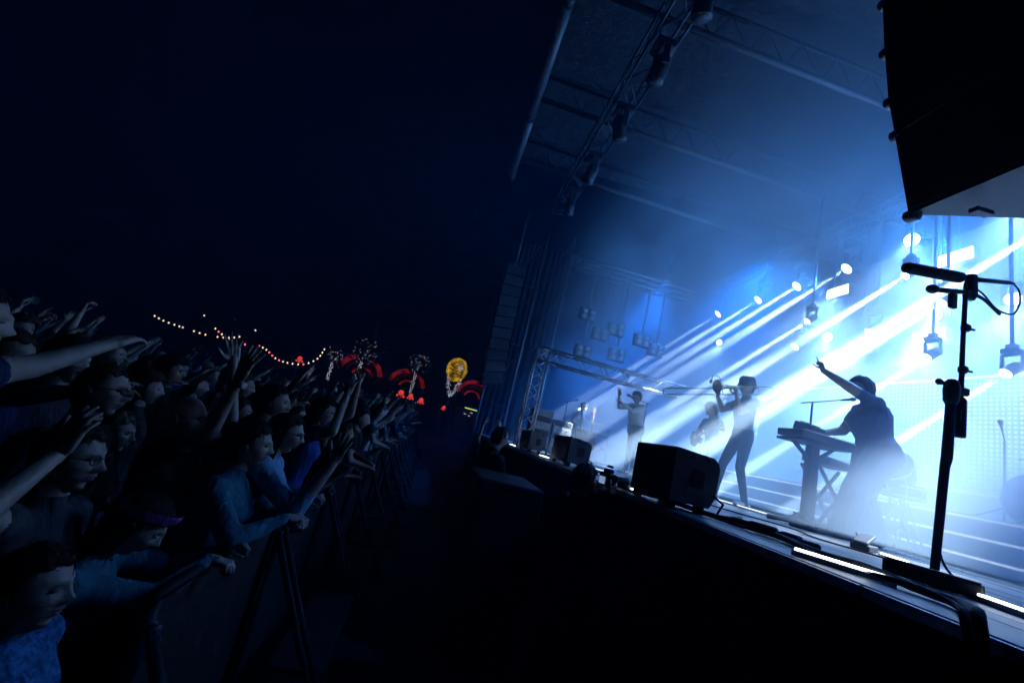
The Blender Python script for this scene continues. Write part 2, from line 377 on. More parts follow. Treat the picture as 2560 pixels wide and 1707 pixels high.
# ------------------------------------------------------------------ loudspeakers
la = thing('line_array', 'big black hanging loudspeaker array at the top right corner', 'loudspeaker', (2.5, 2.0, 3.72))
P = [(0, 0), (-.135, .54), (-.195, .775), (-.25, 1.15), (-.29, 1.55), (-.31, 2.0), (-.32, 2.45), (-.325, 2.9)]
for i in range(len(P) - 1):
    (x0, z0), (x1, z1) = P[i], P[i + 1]; d = Vector((x1 - x0, 0, z1 - z0)); L = d.length; d.normalize(); nrm = Vector((d.z, 0, -d.x))
    m = MB(); a = Vector((x0, 0, z0)) + d * .006; b = Vector((x1, 0, z1)) - d * .006
    back = .95
    q = [a, b, b + nrm * back - d * .05, a + nrm * back + d * .05]
    m.prism([(p.x, p.z) for p in q], (1, 0, 0), (0, 0, 1), (0, -1.15, 0), (0, 0, 0))
    c = m.build('cabinet', M_BLACK, la)
    f = MB(); f.bar(a + d * .02 + V(-.006, -.03, 0), b - d * .02 + V(-.006, -.03, 0), .01); f.box((a + b) / 2 + V(-.004, -.575, 0) - nrm * .004, (.012, 1.08, L - .06), Matrix.Rotation(math.atan2(d.x, d.z), 3, 'Y')); f.build('grille', M_GRILLE, c)
    pin = MB().lathe(Vector((x0, -.03, z0)) + nrm * .03, (0, 1, 0), [(0, .035), (.01, .04), (.06, .04), (.07, .03)], 12); pin.build('rigging_pin', M_STEEL, c)
    MB().box(Vector((x0, .012, z0)) + nrm * .28 + d * .06, (.16, .02, .05), Matrix.Rotation(math.atan2(d.x, d.z), 3, 'Y'), bev=.006).build('rigging_plate', M_STEEL, c)
for k in range(3): MB().box((.25 + .26 * k, -.2 - .3 * k, -.012 + .062 * (.25 + .26 * k)), (.12, .05, .03), Matrix.Rotation(-.06, 3, 'Y'), bev=.006).build('bottom_handle', M_STEEL, la)
MB().tube([(.1, -.57, 2.88), (.1, -.57, 4.9)], .02, 8).tube([(.5, -.57, 2.88), (.5, -.57, 4.9)], .02, 8).build('hanging_chain', M_STEEL, la)
fa = thing('line_array', 'tall dark loudspeaker column hanging beyond the far stage corner', 'loudspeaker', (1.35, 13.6, 3.2))
for k in range(11):
    MB().box((.10 * math.sin(k * .16) * -1 + .1, 0, .19 + k * .36), (.62, .95, .34), Matrix.Rotation(-.24 + .024 * k, 3, 'Y'), bev=.015).build('cabinet', M_BLACK, fa)
MB().tube([(0, 0, 4.1), (0, 0, 6.2)], .02, 6).build('hanging_chain', M_STEEL, fa)
for i, (x, y) in enumerate(((1.42, 14.6), (2.37, 14.6), (1.6, 16.4), (2.55, 16.4), (3.4, 14.6), (3.6, 16.4))):
    t = thing('scaffold_mast', 'dim scaffold mast of the loudspeaker tower, %s counted from the field side' % ORD[i], 'scaffold', (x, y, 0), 0, 'masts of the far loudspeaker tower')
    MB().tube([(0, 0, 0), (0, 0, 9.5)], .045, 8).build('upright', M_STEEL, t)
    m = MB()
    for k in range(4):
        if x < 2.6: m.tube([(0, 0, .5 + 2.2 * k), (.95, 0, 2.6 + 2.2 * k)], .022, 6); m.tube([(0, 0, .5 + 2.2 * k), (.95, 0, .5 + 2.2 * k)], .022, 6)
        else: m.tube([(0, 0, .5 + 2.2 * k), (-.95, 0, .5 + 2.2 * k)], .022, 6)
    m.build('brace', M_BLACK, t)
td = MB()
for i in range(41):
    x = 1.5 + 2.4 * i / 40; td.v += [(x, 15.6 + .06 * math.sin(i * 1.7), .1), (x, 15.6 + .05 * math.sin(i * 1.7 + .4), 9.2)]
for i in range(40): td.f.append((2 * i, 2 * i + 1, 2 * i + 3, 2 * i + 2)); td.mi.append(0); td.sm.append(True)
tag(td.build('tower_scrim', M_CANVAS), 'dark cloth hung inside the far loudspeaker tower', 'scrim')
# pit subwoofers
sb = thing('subwoofer_stack', 'black subwoofer stack in the pit with a faintly lit top, before the guard', 'loudspeaker', (.82, 4.25, 0))
for k in range(2):
    c = MB().box((0, 0, .02 + .36 + k * .71), (.60, .86, .70), bev=.02).build('cabinet', M_BLACK, sb)
    MB().box((0, -.432, .38 + k * .71), (.50, .012, .60)).build('grille', M_GRILLE, c)
# stage monitors
def wedge(loc, L, W, Hh, label, rz=0):
    t = thing('stage_monitor', label, 'monitor', loc, rz, 'stage monitors along the stage edge')
    m = MB(); prof = [(0, .05), (.0, Hh - .01), (.015, Hh), (W - .05, Hh - .02), (W - .012, Hh - .05), (W, Hh - .09), (W - .012, .12), (W - .05, .05)]
    m.prism([(x, z) for x, z in prof], (1, 0, 0), (0, 0, 1), (0, L, 0), (0, 0, 0)); c = m.build('cabinet', mat('monitor_paint', (.11, .115, .12), .75, 0, .2, 60, .3), t)
    MB().box((W * .55, -.004, Hh * .55), (.085, .010, .11), bev=.004).build('handle_cup', M_RUBBER, c)
    for k in (-1, 1): MB().lathe((W * .55 + .055 * k, -.006, Hh * .9), (0, 1, 0), [(0, .014), (.02, .014)], 10).build('pole_bolt', M_RUBBER, c)
    MB().box((-.006, L / 2, Hh * .5), (.014, L * .92, Hh * .78), bev=.003).build('grille', M_GRILLE, c)
    for a in (.05, L - .05):
        for b in (.04, W - .09): MB().box((b, a, .025), (.05, .06, .05), bev=.006).build('foot', M_RUBBER, t)
    MB().tube([(W - .03, -.0, .14), (W + .03, -.03, .10), (W + .05, .05, .02), (W + .22, .2, .012), (W + .6, .5, .012)], .008, 6).build('cable', M_RUBBER, t)
    return t
wedge((1.62, 2.70, S), .56, .34, .40, 'largest stage monitor, at the edge before the trombone player')
wedge((1.76, 5.35, S), .74, .30, .37, 'stage monitor at the edge behind the photographer')
wedge((1.72, 7.45, S), .80, .30, .36, 'farthest stage monitor, beside the upright truss leg')

# ------------------------------------------------------------------ tall microphone at the stage edge
ms = thing('microphone_stand', 'tall black microphone stand with long foam-covered microphone, nearest the camera', 'microphone stand', (2.80, 2.03, S))
def L(x, y, z): return (x - 2.80, y - 2.03, z - S)
MB().lathe((0, 0, 0), (0, 0, 1), [(0, .15), (.018, .15), (.03, .13), (.034, .03)], 24).build('base', M_BLACK, ms)
MB().tube([L(2.80, 2.03, S + .02), L(2.855, 2.03, 2.25), L(2.868, 2.03, 2.30), L(2.89, 2.03, 2.66)], [.020, .022, .026, .024], 12).build('lower_tube', M_BLACK, ms)
MB().lathe(L(2.888, 2.03, 2.62), (.04, 0, 1), [(0, .026), (.02, .036), (.09, .040), (.13, .034), (.15, .02)], 14).tube([L(2.85, 2.03, 2.73), L(2.80, 2.02, 2.73)], .011, 8).ball(L(2.79, 2.02, 2.73), .020, 8, 6).build('clutch', M_BLACK, ms)
MB().box(L(2.945, 2.03, 2.715), (.11, .045, .05), bev=.012).build('boom_clamp', M_BLACK, ms)
up = MB().tube([L(2.958, 2.03, 2.58), L(2.965, 2.03, 2.95), L(2.985, 2.03, 3.42)], [.013, .0125, .012], 10).build('upper_tube', M_BLACK, ms)
MB().lathe(L(2.957, 2.03, 2.44), (.02, 0, 1), [(0, .022), (.01, .026), (.22, .026), (.24, .015)], 12).build('counterweight', M_BLACK, up)
for z in (2.83, 3.10): MB().lathe(L(2.958 + .06 * (z - 2.6), 2.03, z), (.03, 0, 1), [(0, .016), (.008, .024), (.035, .024), (.045, .016)], 10).tube([L(2.96 + .06 * (z - 2.6), 2.03, z + .02), L(3.01 + .06 * (z - 2.6), 2.02, z + .02)], .007, 6).build('collar', M_BLACK, up)
A = V(*L(2.52, 2.03, 3.385)); B = V(*L(2.955, 2.03, 3.445)); ax = (B - A).normalized()
sh = MB().lathe(A, ax, [(0, .012), (.008, .026), (.025, .033), (.06, .034), (.38, .036), (.425, .034), (.44, .02)], 16).build('shotgun_microphone', mat('mic_foam', (.015, .015, .016), .95, 0, .3, 120, .6), ms)
sh['label'] = 'long black foam windshield'
MB().tube([B, B + V(.36, 0, .078)], [.016, .014], 10).tube([B + V(.36, 0, .078), B + V(.41, 0, .085)], [.012, .008], 8).build('microphone_body', M_BLACK, sh)
MB().box(L(3.025, 2.03, 3.41), (.05, .05, .16), bev=.012).box(L(3.01, 2.03, 3.34), (.07, .035, .05), bev=.01).build('shock_mount', M_BLACK, ms)
sm2 = MB().ball(L(2.735, 2.03, 3.305), (.038, .03, .028), 14, 8).build('small_microphone', mat('mic_grille', (.03, .03, .032), .5, .6, .3, 200, .5), ms)
MB().tube([L(2.765, 2.03, 3.308), L(2.84, 2.03, 3.325), L(2.93, 2.03, 3.345), L(2.99, 2.03, 3.36)], [.014, .017, .015, .012], 10).box(L(2.885, 2.03, 3.27), (.045, .03, .10), bev=.01).build('microphone_handle', M_BLACK, sm2)
def curve(pts, n=8):
    """Catmull-Rom through the points."""
    pts = [Vector(p) for p in pts]; q = [pts[0] * 2 - pts[1]] + pts + [pts[-1] * 2 - pts[-2]]; out = []
    for i in range(1, len(q) - 2):
        for k in range(n):
            t = k / n; a, b, c, d = q[i - 1], q[i], q[i + 1], q[i + 2]
            out.append(.5 * ((2 * b) + (c - a) * t + (2 * a - 5 * b + 4 * c - d) * t * t + (3 * b - a - 3 * c + d) * t ** 3))
    return out + [pts[-1]]
MB().tube(curve([L(3.36, 2.03, 3.53), L(3.42, 2.04, 3.50), L(3.44, 2.05, 3.42), L(3.38, 2.05, 3.33), L(3.25, 2.05, 3.33), L(3.15, 2.05, 3.40), L(3.05, 2.045, 3.42)]), .0055, 6).build('cable_loop', M_RUBBER, ms)
MB().tube(curve([L(3.05, 2.04, 3.37), L(3.15, 2.045, 3.36), L(3.28, 2.05, 3.30)]), .010, 6).tube(curve([L(3.0, 2.05, 3.36), L(3.005, 2.055, 3.1), L(2.985, 2.055, 2.8), L(2.90, 2.06, 2.5), L(2.885, 2.06, 2.2), L(2.86, 2.06, 1.9), L(2.83, 2.0, 1.72), L(2.80, 1.85, S + .012), L(2.70, 1.60, S + .012), L(2.62, 1.35, S + .012)]), .0065, 6).build('cable', M_RUBBER, ms)
bt = thing('floor_batten', 'dark unlit light batten lying before the tall microphone stand', 'light batten', (2.43, 1.775, S), math.radians(-60))
MB().box((0, 0, .035), (.34, .07, .065), bev=.008).build('housing', M_BLACK, bt); MB().box((0, .0, .071), (.32, .05, .006)).build('window', M_GRILLE, bt)
# lit battens along the edge
for i, (x0, y0, x1, y1, lab) in enumerate(((1.69, 1.78, 1.90, 1.50, 'brightest white light batten on the stage edge left of the tall microphone'), (2.50, 1.66, 2.42, 1.36, 'white light batten at the right picture edge'), (1.66, 3.62, 1.68, 3.30, 'short white light batten left of the largest monitor'), (1.66, 6.30, 1.70, 5.98, 'white light batten between the two far monitors'), (3.30, 2.72, 3.24, 2.50, 'short light batten on the deck behind the tall stand'), (1.64, 8.7, 1.66, 8.3, 'farthest white light batten on the stage edge'))):
    d = V(x1 - x0, y1 - y0, 0); t = thing('light_batten', lab, 'light batten', ((x0 + x1) / 2, (y0 + y1) / 2, S), math.atan2(d.y, d.x), 'lit battens on the stage edge')
    MB().box((0, 0, .012), (d.length, .05, .022), bev=.004).build('housing', M_ALU, t); MB().box((0, 0, .027), (d.length - .02, .032, .010), bev=.003).build('diffuser', M_LEDW, t)
# cables on the deck edge
rng = random.Random(8)
base = [(1.75, 3.30), (1.84, 2.90), (1.93, 2.62), (1.98, 2.42), (2.05, 2.20), (1.93, 1.85), (1.87, 1.62), (1.93, 1.45), (1.90, 1.30), (1.70, 1.12), (1.56, 1.02)]
for i, (r, lab) in enumerate(((.017, 'thick black cable running along the stage edge'), (.011, 'thinner black cable lying beside the thick one on the edge'))):
    pts = [(x + rng.uniform(-.02, .02) - .035 * i, y, S + r + .004 + (.012 if k % 3 == i else 0)) for k, (x, y) in enumerate(base)]
    pts.append((1.53, .97, S - .25))
    tag(MB().tube(curve(pts, 8), r, 8).build('stage_cable', M_RUBBER), lab, 'cable')
cb = thing('cable_connector', 'lumpy taped cable connectors on the stage edge', 'connector', (2.02, 2.31, S), math.radians(-68))
for k, (x, y, z, l, w) in enumerate(((-.16, .01, .03, .12, .05), (-.02, -.01, .035, .15, .06), (.12, .015, .03, .11, .052), (.0, .05, .03, .2, .035), (.22, 0, .025, .1, .04))):
    MB().box((x, y, z), (l, w, w * .95), Matrix.Rotation(.2 * math.sin(k * 2), 3, 'Z'), bev=.014).build('plug', M_RUBBER, cb)
tag(MB().tube(curve([(2.66, 1.5, S + .01), (2.75, 1.43, S + .01), (2.66, 1.36, S + .01), (2.76, 1.30, S + .012)]), .011, 8).box((2.72, 1.36, S + .03), (.13, .06, .05), bev=.012).build('stage_cable', M_RUBBER), 'black cable end with plug at the right picture edge', 'cable')
for k, pts in enumerate((((3.0, 4.6), (2.9, 4.0), (3.2, 3.4), (3.0, 2.9), (3.4, 2.3)), ((2.3, 6.9), (2.5, 6.0), (2.4, 5.2), (2.7, 4.6)))):
    tag(MB().tube(curve([(x, y, S + .01) for x, y in pts]), .007, 6).build('stage_cable', M_RUBBER), ('thin cable curling across the deck behind the largest monitor', 'thin cable on the deck behind the photographer')[k], 'cable')

# ------------------------------------------------------------------ keyboards, percussion and clutter on stage
M_KEYW = mat('key_white', (.75, .75, .73), .3); M_GEAR = mat('gear_grey', (.06, .06, .065), .5, .2, .3, 40)
M_DRUM = mat('drum_shell', (.03, .035, .045), .4, .1, .2, 10); M_SKIN = mat('drum_head', (.10, .10, .11), .5); M_CYM = mat('cymbal_bronze', (.5, .4, .2), .3, .9)
def keyboard(loc, rz, Lk, label, nkeys=22, tilt=0.0, cs=M_GEAR, group=None):
    t = thing('keyboard', label, 'keyboard', loc, rz, group); t.rotation_euler = (tilt, 0, rz)
    MB().box((0, 0, .04), (Lk, .30, .075), bev=.01).build('case', cs, t)
    w = (Lk - .1) / nkeys
    for k in range(nkeys): MB().box((-Lk / 2 + .05 + w * (k + .5), -.075, .082), (w * .92, .14, .012)).build('white_key', M_KEYW, t)
    for k in range(nkeys - 1):
        if k % 7 not in (2, 6): MB().box((-Lk / 2 + .05 + w * (k + 1), -.045, .093), (w * .5, .09, .014)).build('black_key', M_BLACK, t)
    for k in range(7): MB().lathe((-Lk / 2 + .1 + k * (Lk - .2) / 6, .07, .078), (0, 0, 1), [(0, .012), (.014, .011), (.016, .008)], 10).build('knob', M_RUBBER, t)
    return t
ks = thing('keyboard_stand', 'single column keyboard stand before the singer', 'keyboard stand', (4.05, 4.12, S))
MB().box((0, 0, .44), (.11, .10, .86), bev=.02).build('column', M_BLACK, ks)
for a in (30, 150, 270): 
    c, s_ = math.cos(math.radians(a)), math.sin(math.radians(a)); MB().bar((0, 0, .05), (.36 * c, .36 * s_, .025), .06, .045).build('foot', M_BLACK, ks)
MB().box((0, 0, .885), (.62, .34, .03), bev=.006).build('top_plate', M_BLACK, ks)
MB().bar((-.25, 0, .87), (-.02, 0, .70), .03).bar((.25, 0, .87), (.02, 0, .70), .03).build('gusset', M_BLACK, ks)
keyboard((4.12, 4.12, S + .90), math.radians(8), .86, 'dark synthesizer on the column stand under the singer hand', 20)
pdx = thing('sampler', 'small sampler box tilted on top of the synthesizer', 'sampler', (4.06, 4.16, S + .985), math.radians(14))
MB().box((0, .03, .06), (.26, .20, .10), Matrix.Rotation(.25, 3, 'X'), bev=.015).build('case', M_GEAR, pdx)
for a in range(4):
    for b in range(2): MB().box((-.08 + .053 * a, -.01 + .06 * b, .108 + .016 * b), (.04, .045, .012), Matrix.Rotation(.25, 3, 'X'), bev=.003).build('pad', M_RUBBER, pdx)
keyboard((4.62, 4.45, S + .72), math.radians(18), .62, 'second lower keyboard behind the column stand', 15)
k2 = thing('keyboard_stand', 'folding x-frame stand under the second keyboard', 'keyboard stand', (4.62, 4.45, S))
for s_ in (-1, 1):
    MB().bar((-.26, .12 * s_, .02), (.26, .12 * s_, .70), .03).build('leg', M_BLACK, k2); MB().bar((.26, .12 * s_, .02), (-.26, .12 * s_, .70), .03).build('leg', M_BLACK, k2)
def mic_stand(loc, h, boom, label, bh=.0):
    t = thing('microphone_stand', label, 'microphone stand', loc, 0)
    for a in (90, 210, 330): MB().tube([(0, 0, .16), (.28 * math.cos(math.radians(a)), .28 * math.sin(math.radians(a)), .01)], .011, 6).build('leg', M_BLACK, t)
    MB().tube([(0, 0, .1), (0, 0, h)], [.014, .011], 8).build('pole', M_BLACK, t)
    b = V(*boom); MB().tube([V(0, 0, h) - b * .35, V(0, 0, h) + b], .008, 6).build('boom', M_BLACK, t)
    e = V(0, 0, h) + b; dd = b.normalized()
    MB().lathe(e - dd * .05, dd, [(0, .010), (.12, .016), (.14, .024), (.175, .024), (.19, .012)], 12).build('microphone', M_BLACK, t)
    return t
mic_stand((4.22, 4.35, S), 1.40, (.38, -.05, .12), 'thin microphone stand rising from the column keyboard towards the singer')
mic_stand((4.05, 8.05, S), 1.45, (-.28, .05, .05), 'microphone stand before the player in the white shirt')
mic_stand((3.2, 10.6, S), 1.35, (.2, .1, .08), 'microphone stand in the blue haze near the truss leg')
pb = thing('pedal_board', 'cluttered pedal board at the foot of the column stand', 'pedal board', (3.95, 3.88, S), math.radians(20))
MB().box((0, 0, .02), (.56, .26, .035), bev=.006).build('board', M_BLACK, pb)
for k in range(7): MB().box((-.22 + .075 * k, .03 * math.sin(k * 2.1), .065), (.062, .11, .05), Matrix.Rotation(.15, 3, 'X'), bev=.008).build('pedal', M_GEAR if k % 2 else M_BLACK, pb)
MB().tube(curve([(-.25, .08, .09), (-.18, .14, .14), (-.05, .12, .09), (.08, .16, .12), (.2, .1, .08)]), .007, 6).build('patch_cable', M_RUBBER, pb)
def drum(loc, r, h, label, tilt=(0, 0, 1), legs=True, name='drum'):
    t = thing(name, label, 'drum', loc, 0); ax = V(*tilt).normalized()
    MB().lathe((0, 0, 0), ax, [(0, r * .99), (.01, r), (h - .01, r), (h, r * .99)], 24).build('shell', M_DRUM, t)
    MB().lathe(ax * (h - .004), ax, [(0, r * .97), (.012, r * .97)], 24).build('head', M_SKIN, t)
    for q in (.015, h - .02): MB().lathe(ax * q, ax, [(-.012, r + .004), (-.012, r + .014), (.012, r + .014), (.012, r + .004)], 24).build('hoop', M_ALU, t)
    u, w, _ = frame_of(ax)
    for k in range(8):
        a = 2 * PI * k / 8; o = (u * math.cos(a) + w * math.sin(a)) * (r + .012); MB().tube([o + ax * .02, o + ax * (h - .02)], .005, 5).build('tension_rod', M_ALU, t)
    if legs:
        for k in range(3):
            a = 2 * PI * k / 3 + .4; MB().tube([(.05 * math.cos(a), .05 * math.sin(a), -.05), (.26 * math.cos(a), .26 * math.sin(a), S - loc[2] + .01)], .010, 6).build('leg', M_ALU, t)
        MB().tube([(0, 0, 0), (0, 0, S - loc[2] + .25)], .014, 8).build('post', M_ALU, t)
    return t
drum((5.05, 4.10, 2.40), .20, .26, 'round drum tilted towards the singer at her hip', (-.75, -.45, .48))
drum((5.12, 4.02, 2.18), .18, .14, 'snare drum on a stand behind the singer')
def cymbal(loc, h, r, label, tilt=.2):
    t = thing('cymbal_stand', label, 'cymbal', loc, 0)
    for a in (80, 200, 320): MB().tube([(0, 0, .22), (.26 * math.cos(math.radians(a)), .26 * math.sin(math.radians(a)), .01)], .010, 6).build('leg', M_ALU, t)
    MB().tube([(0, 0, .1), (0, 0, h)], .011, 8).build('pole', M_ALU, t)
    ax = V(-math.sin(tilt), 0, math.cos(tilt)); MB().lathe(V(0, 0, h - .02), ax, [(0, r), (.004, r), (.03, r * .35), (.05, r * .12), (.055, .01)], 28).build('cymbal', M_CYM, t)
cymbal((4.75, 4.75, S), 1.12, .16, 'small cymbal beside the column keyboard')
cymbal((5.45, 4.30, S), .95, .17, 'cymbal on a stand right of the drums')
cymbal((6.25, 3.55, S + RH), .70, .18, 'dark cymbal stand in the smoke at the right edge', .1)
mic_stand((6.3, 3.9, S + RH), .9, (-.2, -.1, .1), 'low microphone stand in the smoke near the right edge')
kd = drum((6.75, 3.7, S + RH + .27), .27, .4, 'bass drum in the smoke on the riser at the right', (-1, 0, .02), False, 'bass_drum')
# far corner: keyboards, racks, amplifiers
keyboard((4.35, 11.35, 2.62), math.radians(-4), 1.05, 'white keyboard on the upper tier at the far end of the stage', 24, .1, mat('white_case', (.6, .62, .65), .4), 'keyboards of the far player')
keyboard((4.35, 11.25, 2.40), math.radians(-4), 1.05, 'white keyboard on the lower tier at the far end of the stage', 24, 0, MATS['white_case'], 'keyboards of the far player')
k3 = thing('keyboard_stand', 'two-tier stand under the white keyboards', 'keyboard stand', (4.35, 11.3, S))
for s_ in (-.4, .4): MB().bar((s_, -.1, .02), (s_, .12, .98), .04).bar((s_, -.2, .02), (s_, .25, .02), .04).build('leg', M_BLACK, k3)
MB().bar((-.4, 0, .4), (.4, 0, .4), .03).bar((-.42, .02, .745), (.42, .02, .745), .03).build('crossbar', M_BLACK, k3)
for i, (x, y, hh) in enumerate(((2.55, 10.4, .95), (3.12, 10.6, .80))):
    t = thing('equipment_rack', ('tall equipment rack beside the upright truss leg', 'lower equipment rack right of the tall one'  )[i], 'rack', (x, y, S), .1 * i)
    MB().box((0, 0, hh / 2 + .03), (.5, .45, hh), bev=.01).build('case', mat('rack_grey', (.20, .21, .23), .5), t)
    n = int(hh / .16)
    for k in range(n):
        q = MB().box((0, -.228, .11 + k * .16), (.44, .012, .13), bev=.003).build('unit', M_STEEL if k % 2 else M_BLACK, t)
        for a in (-.12, 0, .12): MB().lathe((a, -.234, .11 + k * .16), (0, -1, 0), [(0, .018), (.015, .016)], 8).build('knob', M_RUBBER, q)
for i, (x, y, rz) in enumerate(((3.55, 10.1, .3), (3.85, 10.25, -.2))):
    t = thing('guitar_on_stand', ('electric guitar parked on a stand beside the racks', 'second guitar on a stand further from the truss leg')[i], 'guitar', (x, y, S), rz)
    MB().prism([(-.14, .0), (-.17, .12), (-.12, .24), (-.15, .36), (-.08, .42), (-.03, .36), (.03, .36), (.08, .43), (.15, .37), (.12, .24), (.17, .12), (.14, .0), (0, -.04)], (1, 0, 0), (0, .15, 1), (0, .045, 0), (0, 0, .32)).build('body', mat('guitar_lacquer', (.16, .03, .02), .2), t)
    MB().bar((0, .07, .70), (0, .16, 1.22), .045, .022).box((0, .165, 1.28), (.07, .02, .15)).build('neck', mat('maple', (.4, .25, .12), .4), t)
    MB().tube([(-.15, -.1, 0), (0, .08, .30), (.15, -.1, 0)], .012, 6).tube([(0, .25, 0), (0, .08, .32), (0, .12, .75)], .012, 6).build('stand', M_BLACK, t)

# ------------------------------------------------------------------ people: one continuous body grown from a posed skeleton
def ev_remesh(mb, voxel, smooth=4):
    me = mb.mesh('tmp', []); ob = bpy.data.objects.new('tmp', me); COL.objects.link(ob)
    md = ob.modifiers.new('r', 'REMESH'); md.mode = 'VOXEL'; md.voxel_size = voxel; md.adaptivity = 0
    if smooth: m2 = ob.modifiers.new('s', 'SMOOTH'); m2.iterations = smooth; m2.factor = .5
    dg = bpy.context.evaluated_depsgraph_get(); dg.update(); e = ob.evaluated_get(dg); em_ = e.to_mesh()
    n = len(em_.vertices); v = np.empty(n * 3, np.float32); em_.vertices.foreach_get('co', v); v = v.reshape(-1, 3)
    lt = np.empty(len(em_.polygons), np.int32); em_.polygons.foreach_get('loop_total', lt)
    lv = np.empty(len(em_.loops), np.int32); em_.loops.foreach_get('vertex_index', lv)
    fs = []; o = 0
    if len(lt) and (lt == 4).all(): fs = lv.reshape(-1, 4)
    else:
        q = []
        for t in lt: q.append(list(lv[o:o + t]) + ([lv[o + t - 1]] if t == 3 else [])); o += t
        fs = np.array(q, np.int32)
    v = v.copy(); fs = np.array(fs); e.to_mesh_clear(); bpy.data.objects.remove(ob); bpy.data.meshes.remove(me)
    return v, fs
def capsule(mb, a, b, ra, rb, seg=10):
    a, b = Vector(a), Vector(b); d = b - a
    if d.length < 1e-5: d = V(0, 0, 1e-4)
    d.normalize(); pts = []; rs = []
    for t in (-1, -.7, -.3): pts.append(a + d * (ra * t)); rs.append(ra * math.sqrt(max(.02, 1 - t * t)))
    pts += [a, b]; rs += [ra, rb]
    for t in (.3, .7, 1): pts.append(b + d * (rb * t)); rs.append(rb * math.sqrt(max(.02, 1 - t * t)))
    mb.tube(pts, rs, seg)
HANDS = {}
def hand_mesh(kind, fine):
    """Right hand: wrist at origin, fingers +Y, back of the hand +Z, thumb on -X."""
    key = (kind, fine)
    if key in HANDS: return HANDS[key]
    C = {'open': ((8, 10, 8), 9, 0), 'reach': ((18, 22, 15), 4, 8), 'grip': ((62, 75, 50), 1, 45), 'fist': ((85, 95, 65), 0, 60), 'hold': ((40, 50, 30), 3, 35), 'point': ((85, 95, 65), 0, 55), 'rock': ((14, 25, 20), 12, 10)}[kind]
    m = MB(); capsule(m, (0, -.03, 0), (0, .02, 0), .024, .027)
    for x in (-.026, -.009, .009, .026): capsule(m, (x * .7, .012, 0), (x, .082 - abs(x + .009) * .25, 0), .017, .0125)
    fl = [(-.029, .080, .070), (-.0095, .086, .079), (.010, .082, .073), (.028, .073, .057)]
    for i, (x, y, ln) in enumerate(fl):
        cu = C[0]
        if kind == 'point' and i == 0: cu = (4, 6, 5)
        if kind == 'rock': cu = [c * (1, .5, .8, 1.3)[i] for c in cu]
        sp = math.radians(C[1] * (-1.5 + i) * .9); p = Vector((x, y, 0)); a = 0
        for j, fr in enumerate((.45, .31, .24)):
            a += math.radians(cu[j] * (.8 + .12 * i)); d = Vector((math.sin(sp) * math.cos(a), math.cos(sp) * math.cos(a), -math.sin(a))); q = p + d * ln * fr * 1.05
            r0 = .0098 - .0012 * j - (.001 if i == 3 else 0); capsule(m, p, q, r0, r0 - .001, 8); p = q
    th = math.radians(C[2]); d = Vector((-.72 * math.cos(th), .62, -.25 - .6 * math.sin(th))).normalized(); p = Vector((-.024, .018, -.004)); capsule(m, p, p + d * .038, .0155, .0125, 8)
    p = p + d * .038; d2 = (d + Vector((.35 * math.sin(th) + .1, .45, -.1))).normalized(); capsule(m, p, p + d2 * .03, .0115, .0105, 8); p = p + d2 * .03; capsule(m, p, p + d2 * .022, .0105, .0085, 8)
    HANDS[key] = ev_remesh(m, .0042 if fine else .0075, 2); return HANDS[key]
HEADS = {}
